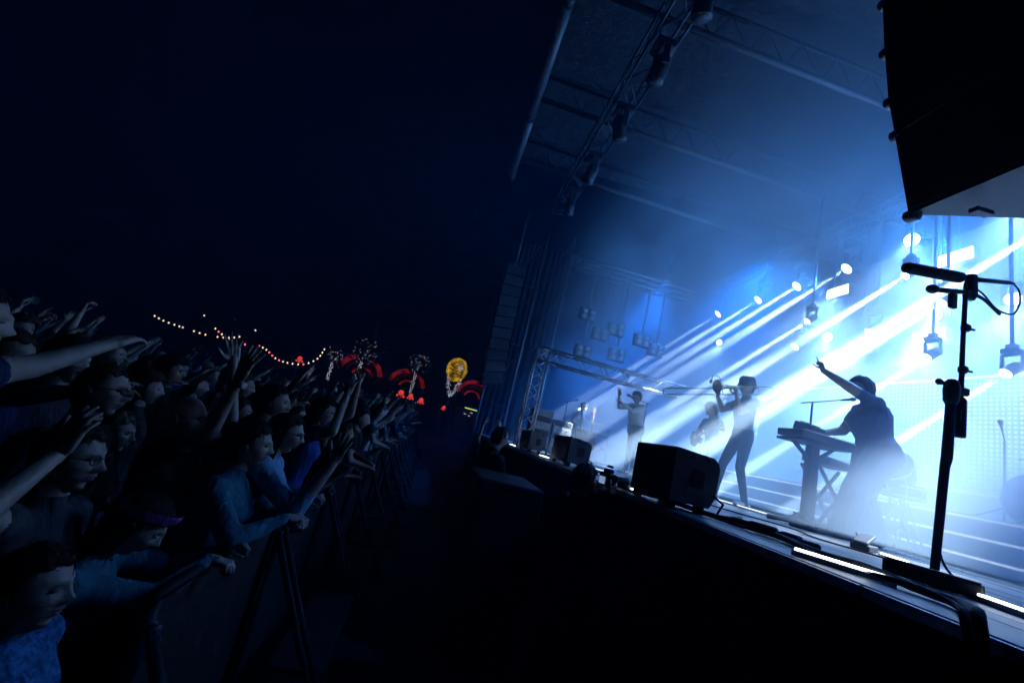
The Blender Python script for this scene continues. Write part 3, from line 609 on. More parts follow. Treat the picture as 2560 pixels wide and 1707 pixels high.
def head_mesh(fine, fem=False):
    """Deformed sphere, face to +Y, centre at eye-nose height: brow, sockets, nose, lips, chin, jaw, ears, eyes."""
    key = (fine, fem)
    if key in HEADS: return HEADS[key]
    U, W = (72, 64) if fine else (32, 26)
    az, el = np.meshgrid(np.linspace(0, 2 * PI, U, endpoint=False), np.linspace(0, PI, W + 1))
    x = np.sin(el) * np.sin(az) * .076; y = np.sin(el) * np.cos(az) * .097; z = np.cos(el) * .118
    y = y - .008
    low = np.clip((-z - .01) / .10, 0, 1); x = x * (1 - .28 * low ** 1.3); y = np.where(y > 0, y * (1 - .03 * low), y * (1 - .30 * low)); x = x * (1 + .06 * np.clip(z / .08, 0, 1))
    fr = np.clip(np.cos(az), 0, 1) ** .7
    y = y - .010 * fr * np.exp(-((z + .03) / .06) ** 2) * 0
    g = lambda cx, sx, cz, sz: np.exp(-((np.abs(x) - cx) / sx) ** 2 - ((z - cz) / sz) ** 2) * fr
    y = y + .0065 * np.exp(-((z - .030) / .010) ** 2) * fr * np.exp(-(np.abs(x) / .05) ** 4) * (.6 if fem else 1)
    y = y - .014 * g(.031, .017, .010, .012)
    y = y + .012 * g(0, .009, .008, .022) + .026 * g(0, .0125, -.020, .015) + .010 * g(.012, .008, -.026, .008)
    y = y + .005 * g(0, .03, -.052, .02) + .0085 * g(0, .019, -.0505, .0055) + .0085 * g(0, .017, -.0625, .0055) - .006 * g(0, .020, -.0565, .0028) - .005 * g(0, .024, -.077, .008)
    y = y + .013 * g(0, .022, -.098, .016) + .004 * g(.045, .02, -.02, .02)
    v = np.stack([x, y, z], -1).reshape(-1, 3); fs = []
    for i in range(W):
        for k in range(U): fs.append((i * U + k, (i + 1) * U + k, (i + 1) * U + (k + 1) % U, i * U + (k + 1) % U))
    mi = [0] * len(fs); lip = []
    for j, q in enumerate(fs):
        c = v[list(q)].mean(0)
        if c[1] > .06 and abs(c[0]) < .022 and -.067 < c[2] < -.047: mi[j] = 2
    m = MB()
    for s in (-1, 1):                                                  # ears: rim, bowl, lobe
        b = Vector((s * .074, -.012, -.004))
        m.tube([b + Vector((s * (.001 + .007 * math.sin(t)), .015 * math.cos(t) - .006, .026 * math.sin(t - .4))) for t in np.linspace(-1.2, 3.9, 9)], .0055, 6)
        m.ball(b + Vector((s * .003, -.002, .0)), (.005, .013, .022), 8, 6)
    e = MB()
    for s in (-1, 1): e.ball((s * .031, .0735, .010), (.0115, .0105, .0060), 10, 8)
    o = len(v); v = np.vstack([v, np.array(m.v), np.array(e.v)]); fs += [tuple(i + o for i in q) for q in m.f]; mi += [0] * len(m.f); o += len(m.v)
    fs += [tuple(i + o for i in q) for q in e.f]; mi += [1] * len(e.f)
    HEADS[key] = (v, fs, mi); return HEADS[key]
def hair_mesh(style, seed=0, fine=False):
    """Shell of locks over the skull; columns run from crown to hairline or hang on as long hair."""
    r = random.Random(seed); U = 64 if fine else 34; W = 16; vs = []; fs = []
    ln = {'short': 0, 'crop': 0, 'long': .30, 'bob': .12, 'curly': .10, 'bun': 0, 'mop': .05}[style]; th = {'crop': 1.035, 'short': 1.10, 'curly': 1.32, 'mop': 1.22}.get(style, 1.10)
    ph = [r.uniform(0, 6) for _ in range(6)]
    for k in range(U):
        a = 2 * PI * k / U; c = math.cos(a)                            # c=1 front
        zl = (.072 if c > .55 else -.012 + (c + .2) * .09 if c > -.2 else -.075) + .006 * math.sin(a * 9 + ph[0])
        if c > .2 and c <= .55: zl = .03 + (c - .2) * .12
        drop = ln * (1 if c < .15 else 0) * (1 + .12 * math.sin(a * 5 + ph[1]))
        for i in range(W + 1):
            t = i / W; tot = (.12 * th - zl) + drop; zz = .12 * th - t * tot
            ze = max(zz, zl); q = max(-1, min(1, ze / (.118 * th))); rr = math.sqrt(max(0, 1 - q * q))
            lk = 1 + .030 * math.sin(a * 13 + ph[2] + 2 * t) + .022 * math.sin(a * 29 + ph[3] - 3 * t) + (.05 * math.sin(a * 7 + 11 * t + ph[4]) * math.sin(t * 17 + a * 4) if style in ('curly', 'mop') else 0)
            if c > .55 and i == W: lk *= .93
            x = math.sin(a) * .079 * th * rr * lk; y = c * .099 * th * rr * lk - .010
            if zz < zl: f = (zl - zz); x *= 1 + .10 * math.sin(min(1, f / .12) * PI) - .25 * f; y = y * (1 - .2 * f) - .10 * f * (1 if c < 0 else -.1)
            if low_jaw(ze): pass
            vs.append((x, y, zz))
    for k in range(U):
        for i in range(W):
            A = k * (W + 1) + i; B = ((k + 1) % U) * (W + 1) + i; fs.append((A, A + 1, B + 1, B))
    m = MB(); m.add(vs, fs, 0, True)
    if fine or style in ('curly', 'mop'):
        for _ in range(260 if fine else 90):                           # loose locks standing off the shell
            i0 = r.randrange(len(vs)); a_ = Vector(vs[i0])
            if a_.z < -.02 and ln == 0: continue
            o_ = a_.normalized(); sd_ = Vector((r.uniform(-1, 1), r.uniform(-1, 1), r.uniform(-1.2, .3))); q_ = (.9 if style in ('curly', 'mop') else .45)
            m.tube([a_ * .99, a_ + o_ * .010 * q_ + sd_ * .014, a_ + o_ * .014 * q_ + sd_ * .034 + Vector((0, 0, -.006))], [.0020, .0015, .0005], 4)
    if style == 'bun': m.ball((0, -.115, .06), (.040, .035, .038), 14, 10)
    return m
def low_jaw(z): return False
def ik(a, t, l1, l2, hint):
    a, t, hint = Vector(a), Vector(t), Vector(hint); d = t - a; D = d.length; D2 = min(max(D, .08), (l1 + l2) * .995); d.normalize(); t = a + d * D2
    x = (l1 * l1 - l2 * l2 + D2 * D2) / (2 * D2); h = math.sqrt(max(0, l1 * l1 - x * x)); hp = hint - d * hint.dot(d)
    hp = hp.normalized() if hp.length > 1e-4 else frame_of(d)[0]
    return a + d * x + hp * h, t
SKINS = [mat('skin_fair', (.44, .29, .22), .5, 0, .10, 30, .05, .4), mat('skin_medium', (.33, .20, .14), .5, 0, .10, 30, .05, .4), mat('skin_tan', (.30, .17, .11), .5, 0, .10, 30, .05, .4)]
M_EYE = mat('eye_dark', (.16, .13, .12), .25); M_LIP = mat('lips', (.36, .14, .13), .45, 0, .1, 30)
HAIRM = {'black': mat('hair_black', (.010, .009, .008), .68, 0, .4, 60, .4, .2), 'brown': mat('hair_brown', (.045, .026, .015), .68, 0, .4, 60, .4, .2), 'fair': mat('hair_fair', (.20, .13, .06), .68, 0, .4, 60, .4), 'grey': mat('hair_grey', (.22, .21, .20), .5, 0, .4, 60, .4)}
CL = {k: cloth('cloth_' + k, c) for k, c in dict(black=(.016, .016, .018), charcoal=(.05, .05, .055), navy=(.02, .03, .08), blue=(.03, .08, .34), lightblue=(.22, .40, .55), teal=(.05, .16, .20), white=(.70, .70, .70), grey=(.22, .22, .23), green=(.05, .12, .06), red=(.25, .03, .03), khaki=(.20, .17, .11), denim=(.06, .09, .17), paleblue=(.34, .46, .60), purple=(.16, .06, .24)).items()}
SHOE = mat('shoe_leather', (.03, .03, .03), .5); SHOEW = mat('shoe_white', (.6, .6, .6), .6)
def build_body(ht=1.75, lean=0, side=0, twist=0, hy=0, hp=0, hr=0, wl=None, wr=None, el=None, er=None, hl='reach', hr_='reach', fl=None, frt=None, pl=None, pr=None, sleeve='short', fem=False, wide=1.0, jacket=0.0, legs=None, fine=False, vox=None, skin=0, top='black', bottom='denim', shoes=None, legw=1.0, arm=1.0, hair=True):
    """All targets in the person's own frame (metres, +Y forward, right hand on +X). Returns mesh and head matrix."""
    k = ht / 1.75; K = lambda p: Vector(p) * k
    sp = Matrix.Rotation(-math.radians(lean), 3, 'X') @ Matrix.Rotation(math.radians(side), 3, 'Y')
    piv = Vector((0, 0, .93)); tw = Matrix.Rotation(math.radians(twist), 3, 'Z')
    def T(p): return K(piv + sp @ (tw @ (Vector(p) - piv)) if p[2] > .93 else p)
    m = MB(); j = 1 + jacket; seg = 18
    sec = [(.82, .135, .10, 0), (.90, .168, .118, -.005), (.98, .165, .115, -.005), (1.08, .142, .100, 0), (1.20, .158, .112, .005), (1.30, .172, .118, .004), (1.385, .166, .098, -.004), (1.43, .115, .078, -.010), (1.47, .062, .064, -.012), (1.56, .054, .058, .004)]
    if fem: sec = [(z, w * (.95 if z > 1.0 else 1.02) * (.92 if 1.03 < z < 1.15 else 1), d * (1.07 if 1.22 < z < 1.34 else .95), o + (.014 if 1.22 < z < 1.34 else 0)) for z, w, d, o in sec]
    vs = []; fs = []
    for i, (z, w, d, o) in enumerate(sec):
        q = j if z < 1.44 else 1; q *= wide if z < 1.40 else 1
        for s in range(seg):
            a = 2 * PI * s / seg; vs.append(T((w * q * math.cos(a), d * q * math.sin(a) + o, z)))
    for i in range(len(sec) - 1):
        for s in range(seg): fs.append((i * seg + s, i * seg + (s + 1) % seg, (i + 1) * seg + (s + 1) % seg, (i + 1) * seg + s))
    fs += [tuple(range(seg))[::-1], tuple(range((len(sec) - 1) * seg, len(sec) * seg))]; m.add(vs, fs)
    bones = [(K((0, 0, .80)), T((0, 0, 1.02)), 'legs', .15 * k), (T((0, 0, 1.02)), T((0, 0, 1.38)), 'top', .15 * k), (T((0, .004, 1.452)), T((0, .01, 1.62)), 'skin', .074 * k)]
    lg = legs or {}
    for s in (-1, 1):
        hipj = Vector((s * .088, 0, .90)); kn = Vector(lg.get(('kl', 'kr')[s > 0], (s * .10, .02, .49))); an = Vector(lg.get(('al', 'ar')[s > 0], (s * .105, -.02, .085)))
        capsule(m, K(hipj), K(kn), .088 * k * legw, .060 * k * legw); capsule(m, K(kn), K(an), .060 * k * legw, .043 * k * legw * (1.4 if legw > 1.05 else 1))
        toe = an + Vector((s * .03, .16, -.045)); heel = an + Vector((0, -.045, -.045)); capsule(m, K(heel), K(toe), .040 * k, .034 * k)
        bones += [(K(hipj), K(kn), 'legs', .08 * k), (K(kn), K(an + Vector((0, 0, -.01))), 'legs', .05 * k), (K(heel), K(toe), 'shoe', .03 * k)]
    hands = []
    for s, w, e, hk, fd, pd in ((-1, wl, el, hl, fl, pl), (1, wr, er, hr_, frt, pr)):
        sh = T((s * .172 * (.95 if fem else 1) * (1 + jacket * .3), -.008, 1.395))
        up_ = (Vector(w).z > sh.z + .05) if w is not None else False
        if up_: sh = sh + Vector((-s * .012, .01, .035)) * k
        if w is None: w = sh + Vector((s * .07, .06, -.50)) * k
        el_, wr_ = ik(sh, w, .285 * k * arm, .255 * k * arm, e if e is not None else (s * .5, -.5, -.6))
        thk = 1 + jacket * 1.1
        capsule(m, T((s * .10, -.01, 1.385)), sh, .066 * k * (1 + jacket * .5), .062 * k * thk); capsule(m, sh, el_, .054 * k * thk * (.92 if fem else 1), .041 * k * thk); capsule(m, el_, wr_, .040 * k * thk, .026 * k * (1 + jacket * .7))
        if sleeve == 'short': md = sh + (el_ - sh) * .55; bones += [(sh, md, 'top', .05 * k), (md + (el_ - sh) * .06, el_, 'skin', .045 * k), (el_, wr_, 'skin', .033 * k)]; capsule(m, sh, md, .064 * k, .062 * k)
        elif sleeve == 'none': bones += [(sh + (el_ - sh) * .12, el_, 'skin', .045 * k), (el_, wr_, 'skin', .033 * k)]
        elif sleeve == 'elbow': md = el_ + (wr_ - el_) * .25; bones += [(sh, el_, 'top', .05 * k), (el_, md, 'top', .045 * k), (md + (wr_ - el_) * .07, wr_, 'skin', .033 * k)]; capsule(m, el_, md, .05 * k, .046 * k)
        else: bones += [(sh, el_, 'top', .05 * k), (el_, wr_, 'top', .036 * k)]
        f_ = Vector(fd).normalized() if fd is not None else (wr_ - el_).normalized()
        p_ = Vector(pd) if pd is not None else Vector((-s * .4, .9, -.2)); p_ = p_ - f_ * p_.dot(f_); p_ = p_.normalized() if p_.length > 1e-3 else frame_of(f_)[0]
        hands.append((s, wr_, f_, p_, hk))
    v, fq = ev_remesh(m, vox or (.0105 if fine else .019), 5 if fine else 3)
    A = np.array([b[0] for b in bones]); B = np.array([b[1] for b in bones]); Rr = np.array([b[3] for b in bones]); kinds = {'top': 0, 'legs': 1, 'skin': 2, 'shoe': 3}; kd_ = np.array([kinds[b[2]] for b in bones])
    fc = v[fq].mean(1); AB = B - A; tt = np.clip(((fc[:, None] - A[None]) * AB[None]).sum(-1) / np.maximum((AB * AB).sum(-1), 1e-9)[None], 0, 1)
    dist = np.linalg.norm(fc[:, None] - (A[None] + tt[..., None] * AB[None]), axis=-1) - Rr[None]
    mi = kd_[dist.argmin(1)]
    allv = [v]; allf = [tuple(q) for q in fq.tolist()]; allm = mi.tolist(); o = len(v)
    for s, wp, f_, p_, hk in hands:
        hv, hf = hand_mesh(hk, fine); Z = -p_; X = f_.cross(Z); Rm = np.array([X, f_, Z]).T; q = hv * k * (.94 if fem else 1.02)
        if s < 0: q = q * np.array([-1, 1, 1])
        q = q @ Rm.T + np.array(wp + f_ * .012 * k); allv.append(q)
        allf += [tuple((r_ + o)[::-1] if s < 0 else (r_ + o)) for r_ in hf]; allm += [2] * len(hf); o += len(q)
    hv, hf, hm = head_mesh(fine, fem)
    nb = T((0, .012, 1.50)); Rh = sp @ tw @ Matrix.Rotation(math.radians(hy), 3, 'Z') @ Matrix.Rotation(math.radians(-hp), 3, 'X') @ Matrix.Rotation(math.radians(hr), 3, 'Y')
    hs = k ** .5 * (.96 if fem else 1.0); hc = nb + Rh @ (Vector((0, .018, .118)) * k)
    q = (hv * hs) @ np.array(Rh).T + np.array(hc); allv.append(q); allf += [tuple(i + o for i in r_) for r_ in hf]; allm += [(2, 4, 5)[t] for t in hm]
    V_ = np.vstack(allv); me = bpy.data.meshes.new('body'); me.from_pydata(V_.tolist(), [], allf)
    for mm in (CL[top] if isinstance(top, str) else top, CL[bottom] if isinstance(bottom, str) else bottom, SKINS[skin], shoes or SHOE, M_EYE, M_LIP): me.materials.append(mm)
    me.polygons.foreach_set('material_index', allm); me.polygons.foreach_set('use_smooth', [True] * len(allf)); me.update()
    return me, Matrix.Translation(hc) @ Rh.to_4x4() @ Matrix.Scale(hs, 4)
def dress(t, hm, hair='short', hcol='brown', glasses=False, hat=None, seed=0, fine=False, extra=None):
    """Hair, glasses and hats follow the head."""
    if hair: o = hair_mesh(hair, seed, fine).build('hair', HAIRM[hcol], t); o.matrix_local = hm
    if glasses:
        g_ = MB()
        for s in (-1, 1):
            g_.tube([(s * .031 + .021 * math.cos(a), .094 + .002 * math.cos(a) * -s, .010 + .017 * math.sin(a)) for a in np.linspace(0, 2 * PI, 14, endpoint=False)], .0022, 5, closed=True)
            g_.tube([(s * .052, .092, .014), (s * .074, .05, .014), (s * .079, -.02, .010)], .0022, 5)
        g_.tube([(-.010, .096, .013), (0, .099, .015), (.010, .096, .013)], .0022, 5)
        o = g_.build('glasses', M_BLACK, t); o.matrix_local = hm
    if hat: o = hat(t); o.matrix_local = hm
def person(label, loc, rz, hair='short', hcol='brown', glasses=False, hat=None, seed=0, group=None, **kw):
    t = thing('person', label, 'person', loc, math.radians(rz), group)
    me, hm = build_body(**kw); link('body', me, t); dress(t, hm, hair, hcol, glasses, hat, seed, kw.get('fine', False)); return t
def to_local(loc, rz, p):
    return Matrix.Rotation(-math.radians(rz), 3, 'Z') @ (Vector(p) - Vector(loc))

# ------------------------------------------------------------------ performers and pit crew
def felt_hat(t):
    return MB().lathe((0, -.008, .035), (0, .12, 1), [(-.030, .130), (-.022, .134), (.006, .116), (.03, .112), (.085, .104), (.115, .084), (.124, .03)], 28).build('hat', CL['charcoal'], t)
def beanie(t):
    m = hair_mesh('short', 5, True); m.v = [(x * 1.05, y * 1.05, z * 1.04 + .004) for x, y, z in m.v]; return m.build('knitted_cap', CL['charcoal'], t)
def cap(t):
    m = MB().lathe((0, -.008, .045), (0, .05, 1), [(0, .093), (.02, .095), (.05, .086), (.078, .05), (.084, .01)], 24)
    m.add([(x, y, z) for x, y, z in ((-.07, .07, .05), (.07, .07, .05), (.055, .165, .040), (0, .18, .042), (-.055, .165, .040), (-.07, .07, .057), (.07, .07, .057), (.055, .165, .046), (0, .18, .048), (-.055, .165, .046))], [(0, 1, 2, 3, 4), (9, 8, 7, 6, 5), (0, 5, 6, 1), (1, 6, 7, 2), (2, 7, 8, 3), (3, 8, 9, 4), (4, 9, 5, 0)]); return m.build('cap', CL['black'], t)
TL = Vector((4.22, 5.45, S))
def LT(p): return to_local(TL, 92, p)
tp = person('trombone player in a hat and light T-shirt standing near the stage edge', TL, 92, hair='short', hcol='black', hat=felt_hat, ht=1.78, fine=True, lean=1, hp=-6, wr=LT((3.80, 5.50, 3.06)), wl=LT((3.99, 5.36, 3.10)), er=(.25, .25, -1), el=(-.25, .3, -1), hr_='grip', hl='grip', frt=(-.25, .12, 1), fl=(.25, .05, 1), pr=(-.2, 1, 0), pl=(.2, 1, 0), top='grey', bottom='navy', shoes=SHOEW,
       legs=dict(kl=(-.10, .06, .50), al=(-.11, -.06, .085), kr=(.11, .16, .50), ar=(.13, .22, .085)))
tb = thing('trombone', 'slide trombone held level by the player in the hat', 'trombone', (4.10, 5.43, 3.235))
ax = V(-1.585, 0, -.396).normalized(); upv = V(.242, 0, -.97) * -1; lat = V(0, -1, 0)
def Q(a, u=0, l=0): return ax * a + upv * u + lat * l
MB().lathe(Q(-.02), -ax, [(0, .006), (.03, .008), (.05, .013), (.055, .010)], 12).build('mouthpiece', M_BRASS, tb)
MB().tube([Q(0), Q(.55), Q(1.16)], .0085, 10).tube([Q(.30, -.085), Q(1.16, -.085)], .0085, 10).tube([Q(1.16), Q(1.20, -.012), Q(1.215, -.0425), Q(1.20, -.073), Q(1.16, -.085)], .009, 10).tube([Q(.30, 0), Q(.30, -.085)], .007, 8).tube([Q(.34, 0), Q(.34, -.085)], .007, 8).build('slide', M_BRASS, tb)
MB().tube(curve([Q(.30, -.085, .02), Q(.05, -.085, .06), Q(-.30, -.085, .10), Q(-.40, -.075, .10), Q(-.445, -.03, .10), Q(-.40, .012, .10), Q(-.30, .02, .10), Q(.05, .02, .10)], 6), .0095, 10).tube([Q(-.20, -.085, .095), Q(-.20, .02, .095)], .006, 6).build('tuning_slide', M_BRASS, tb)
MB().lathe(Q(.05, .02, .10), ax, [(0, .011), (.12, .015), (.24, .024), (.32, .040), (.37, .065), (.40, .098), (.402, .100), (.395, .092), (.36, .058), (.30, .03)], 28).build('bell', M_BRASS, tb)
MB().tube(curve([Q(.38, .10, .10), Q(.42, .16, .10), Q(.50, .17, .10), Q(.53, .10, .10)]), .006, 6).box(Q(.54, .09, .10), (.03, .03, .05), bev=.008).build('clip_microphone', M_BLACK, tb)

WL = Vector((4.64, 3.92, S))
def LW(p): return to_local(WL, 66, p)
person('singer in wide trousers pointing up with one arm, other hand on the synthesizer', WL, 66, hair='curly', hcol='brown', ht=1.76, fine=True, fem=True, lean=14, jacket=.30, wide=1.24, arm=1.06, side=0, hp=-4, wl=LW((3.98, 4.06, 3.36)), el=(-.6, -.2, -.4), hl='point', fl=LW((3.86, 4.06, 3.62)) - LW((4.02, 4.06, 3.30)), pl=(0, .3, -1), wr=LW((4.22, 4.16, 2.68)), er=(.6, -.6, -.5), hr_='reach', frt=(-.35, 1, -.1), pr=(0, 0, -1), top='denim', sleeve='short', bottom='navy', legw=2.1,
       legs=dict(kl=(-.20, .26, .50), al=(-.20, .36, .085), kr=(.20, .04, .50), ar=(.22, -.12, .085)))
XL = Vector((4.0, 8.25, S))
person('player in a loose white shirt with an arm raised, between the monitors', XL, 98, hair='short', hcol='black', hat=cap, ht=1.68, fine=True, lean=6, hp=5, wr=to_local(XL, 98, (3.62, 8.45, 3.15)), er=(.4, .2, -1), hr_='open', wl=to_local(XL, 98, (3.55, 8.05, 2.95)), el=(-.5, .2, -1), hl='reach', top='white', sleeve='long', jacket=.22, wide=1.1, bottom='navy', shoes=SHOEW, legs=dict(kl=(-.12, .05, .50), al=(-.16, .02, .085), kr=(.14, -.02, .50), ar=(.20, -.06, .085)))
GL = Vector((4.85, 7.0, S))
person('guitar player half hidden behind the trombone player', GL, 100, hair='curly', hcol='brown', ht=1.60, fine=True, lean=8, hp=10, wr=to_local(GL, 100, (4.60, 7.12, 2.60)), er=(.6, -.4, -.3), hr_='hold', wl=to_local(GL, 100, (4.55, 6.55, 2.78)), el=(-.6, -.2, -.6), hl='grip', pr=(0, -1, 0), pl=(.3, -1, .3), top='grey', sleeve='short', bottom='paleblue', shoes=SHOEW, legs=dict(kl=(-.13, .05, .50), al=(-.18, .0, .085)))
gt = thing('electric_guitar', 'dark electric guitar played behind the trombone player', 'guitar', (4.60, 7.05, 2.58))
n_ = V(-.10, -.96, .28).normalized(); b_ = V(-.02, .28, .96).normalized()
MB().prism([(-.18, -.10), (-.20, .04), (-.10, .12), (.02, .09), (.12, .14), (.17, .05), (.10, .02), (.10, -.03), (.18, -.07), (.10, -.15), (0, -.10), (-.10, -.15)], tuple(n_), tuple(b_), (-.045, 0, 0), (0, 0, 0)).build('body', MATS['guitar_lacquer'], gt)
MB().bar(n_ * .08 + V(-.03, 0, 0), n_ * .66 + V(-.03, 0, 0), .04, .022).bar(n_ * .66 + V(-.03, 0, 0), n_ * .80 + V(-.03, 0, .0), .065, .018).build('neck', MATS['maple'], gt)
KL = Vector((3.72, 11.55, S))
person('keyboard player in a white shirt caught by a white beam at the far end', KL, -80, hair='short', hcol='black', ht=1.62, fine=True, lean=22, hp=12, wr=to_local(KL, -80, (4.20, 11.4, 2.70)), hr_='reach', wl=to_local(KL, -80, (3.95, 11.75, 3.12)), el=(-.6, .3, -.5), hl='open', top='white', sleeve='elbow', bottom='charcoal')
pd = thing('foot_pedal', 'dark foot pedal on the deck in the low smoke', 'pedal', (3.42, 2.95, S), .5)
MB().box((0, 0, .025), (.26, .12, .045), bev=.01).build('base', M_BLACK, pd); MB().box((.0, 0, .085), (.24, .09, .022), Matrix.Rotation(-.25, 3, 'Y'), bev=.006).build('treadle', M_GEAR, pd); MB().tube([(.10, .05, .05), (.17, .09, .11), (.28, .05, .02), (.5, .2, .01)], .008, 6).build('cable', M_RUBBER, pd)
# pit crew
person('guard in dark clothes in the pit behind the subwoofer stack, face turned to the stage', (.76, 5.02, 0), -72, hair='crop', hcol='black', ht=1.93, fine=True, hy=8, lean=2, wl=(-.12, .30, 1.05), wr=(.12, .32, 1.02), el=(-.8, -.3, -.5), er=(.8, -.3, -.5), hl='grip', hr_='grip', top='black', sleeve='long', jacket=.12, bottom='black')
person('crew member in the pit beyond the guard with both arms raised', (1.0, 7.25, 0), -10, hair='short', hcol='brown', ht=1.72, wl=(-.16, .16, 2.03), wr=(.10, .16, 2.05), el=(-1, .1, 0), er=(1, .1, 0), hl='hold', hr_='hold', top='charcoal', sleeve='short', bottom='black')
PL = Vector((1.22, 3.36, 0))
person('photographer in a knitted cap aiming a camera at the stage', PL, -78, hair='short', hcol='black', hat=beanie, ht=1.77, fine=True, hp=-2, lean=4, wr=to_local(PL, -78, (1.42, 3.22, 1.60)), wl=to_local(PL, -78, (1.46, 3.48, 1.58)), er=(.7, 0, -1), el=(-.6, .1, -1), hr_='hold', hl='hold', frt=(-.25, .9, .35), fl=(.3, .9, .35), pr=(-.9, .1, .4), pl=(.9, .1, .4), top='black', sleeve='long', jacket=.14, bottom='black')
cm = thing('photo_camera', 'black photo camera with a glowing screen held by the photographer', 'camera', (1.46, 3.34, 1.69), math.radians(-80))
MB().box((0, 0, 0), (.15, .075, .105), bev=.014).box((0, .0, .062), (.06, .07, .04), bev=.012).box((.055, .01, -.01), (.04, .095, .11), bev=.014).build('camera_body', M_BLACK, cm)
MB().lathe((0, .035, 0), (0, 1, 0), [(0, .036), (.04, .038), (.045, .042), (.12, .042), (.13, .046), (.17, .048), (.172, .03)], 20).build('camera_lens', M_BLACK, cm)
MB().box((-.015, -.040, -.012), (.078, .006, .055)).build('rear_screen', emit('camera_screen', (.35, .6, 1.0), .5), cm)
MB().box((0, .005, .10), (.05, .03, .02), bev=.004).build('hot_shoe', M_BLACK, cm)

# ------------------------------------------------------------------ crowd barrier
BX = -.67
M_BAR = mat('barrier_aluminium', (.007, .007, .008), .7, .1, .35, 12, .1)
bp = MB(); m1 = MB()
B0 = thing('crowd_barrier', 'x', 'barrier', (BX, 0, 0), 0, 'crowd barriers between the audience and the pit')
MB().tube([(0, .03, 1.12), (0, 1.17, 1.12)], .021, 10).build('top_rail', M_BAR, B0)
MB().box((-.012, .6, .56), (.006, 1.12, 1.04)).build('front_plate', M_RUBBER, B0)
for y in (.05, 1.15):
    MB().tube([(0, y, .02), (0, y, 1.12)], .024, 8).build('upright', M_BAR, B0)
    MB().tube([(.01, y, 1.05), (.30, y, .52), (.60, y, .03)], .020, 8).build('strut', M_BAR, B0)
    MB().box((.02, y, 1.00), (.05, .035, .09), bev=.006).build('hinge', M_STEEL, B0)
MB().box((.30, .6, .32), (.30, 1.08, .03), bev=.005).build('step', M_BAR, B0)
MB().box((.0, .6, .015), (1.30, 1.14, .02), bev=.004).build('floor_plate', M_BAR, B0)
for k in range(16):
    o = B0 if k == 0 else copy_tree(B0); o.location = (BX, 1.55 + 1.2 * k, 0)
    o['label'] = ('aluminium crowd barrier, %s counted from the camera along the pit' % (ORD + ['ninth', 'tenth', 'eleventh', 'twelfth', 'thirteenth', 'fourteenth', 'fifteenth', 'sixteenth'])[k])

# ------------------------------------------------------------------ the audience near the camera, one by one
NEAR = []
def hero(label, head, rz, ht=None, lean=0, wlw=None, wrw=None, fine=True, **kw):
    hx, hy_, hz = head; la_ = math.radians(lean); c = .93 + (.688 * math.cos(la_) + .03 * -math.sin(la_)); f_ = .03 * math.cos(la_) + .688 * math.sin(la_)
    if ht is None: ht = hz / c * 1.75
    k = ht / 1.75; off = Matrix.Rotation(math.radians(rz), 3, 'Z') @ V(0, f_ * k, 0); loc = V(hx - off.x, hy_ - off.y, 0)
    NEAR.append((loc.x, loc.y))
    if wlw: kw['wl'] = to_local(loc, rz, wlw)
    if wrw: kw['wr'] = to_local(loc, rz, wrw)
    return person(label, loc, rz, ht=ht, lean=lean, fine=fine, **kw), loc
def headband(t):
    m = MB(); n = 28
    for k in range(n):
        a = 2 * PI * k / n; x = .086 * math.sin(a); y = .106 * math.cos(a) - .010; z = .062 + .030 * math.cos(a)
        m.v += [(x, y, z - .019), (x * 1.03, y * 1.03, z), (x * .98, y * .98, z + .019)]
    for k in range(n):
        j = (k + 1) % n
        for q in range(2): m.f.append((3 * k + q, 3 * j + q, 3 * j + q + 1, 3 * k + q + 1)); m.mi.append(0); m.sm.append(True)
    return m.build('headband', cloth('cloth_pink', (.42, .10, .38)), t)
person_scrunch = lambda t: MB().ball((0, -.122, .03), (.035, .028, .033), 12, 8).build('hair_tie', cloth('cloth_royal', (.03, .06, .5)), t)
hero('bald man with glasses in a black T-shirt raising both hands', (-1.21, 2.51, 1.51), -88, hair=None, glasses=True, hp=-4, arm=1.22, ht=1.66, wlw=(-1.08, 2.46, 1.86), wrw=(-.90, 2.16, 1.80), el=(-.3, .3, -1), er=(.1, .9, -.7), hl='open', hr_='open', pl=(.7, .5, .2), pr=(-.7, .5, .2), top='black', bottom='charcoal')
wt = thing('wristwatch', 'dark wristwatch on the raised wrist of the bald man', 'watch', (-.905, 2.17, 1.775))
MB().tube([(.030 * math.cos(a), .030 * math.sin(a), .006 * math.sin(a)) for a in np.linspace(0, 2 * PI, 14, endpoint=False)], .008, 6, closed=True).build('strap', M_RUBBER, wt); MB().lathe((.036, -.02, 0), (.87, -.5, 0), [(0, .018), (.008, .018), (.009, .012)], 12).build('watch_case', M_STEEL, wt)
hero('woman with a dark hair bun in a shiny blue jacket leaning on the barrier', (-.80, 2.34, 1.505), -84, lean=6, fem=True, hair='bun', hcol='black', hp=-6, hy=4, wrw=(-.53, 2.22, 1.24), wlw=(-.52, 2.38, 1.22), er=(.8, -.2, -.4), el=(-.8, -.2, -.4), hr_='grip', hl='grip', pr=(0, 0, -1), pl=(0, 0, -1), frt=(-.8, .6, 0), fl=(.8, .6, 0), top='teal', sleeve='long', jacket=.22, bottom='denim')
hero('long-haired woman with glasses in a light blue jacket holding one palm up', (-.77, 2.66, 1.56), -84, lean=4, fem=True, hair='long', hcol='brown', glasses=True, wrw=(-.44, 2.46, 1.49), er=(.4, .2, -1), arm=1.15, hr_='open', pr=(-.8, .2, .3), frt=(.05, .2, 1), wlw=(-.58, 2.84, 1.20), hl='grip', top='lightblue', sleeve='elbow', jacket=.22, bottom='denim')
hero('dark-haired man in a black shirt watching over two women', (-1.05, 3.16, 1.68), -80, hair='short', hcol='black', hp=-3, top='black', bottom='denim', skin=1)
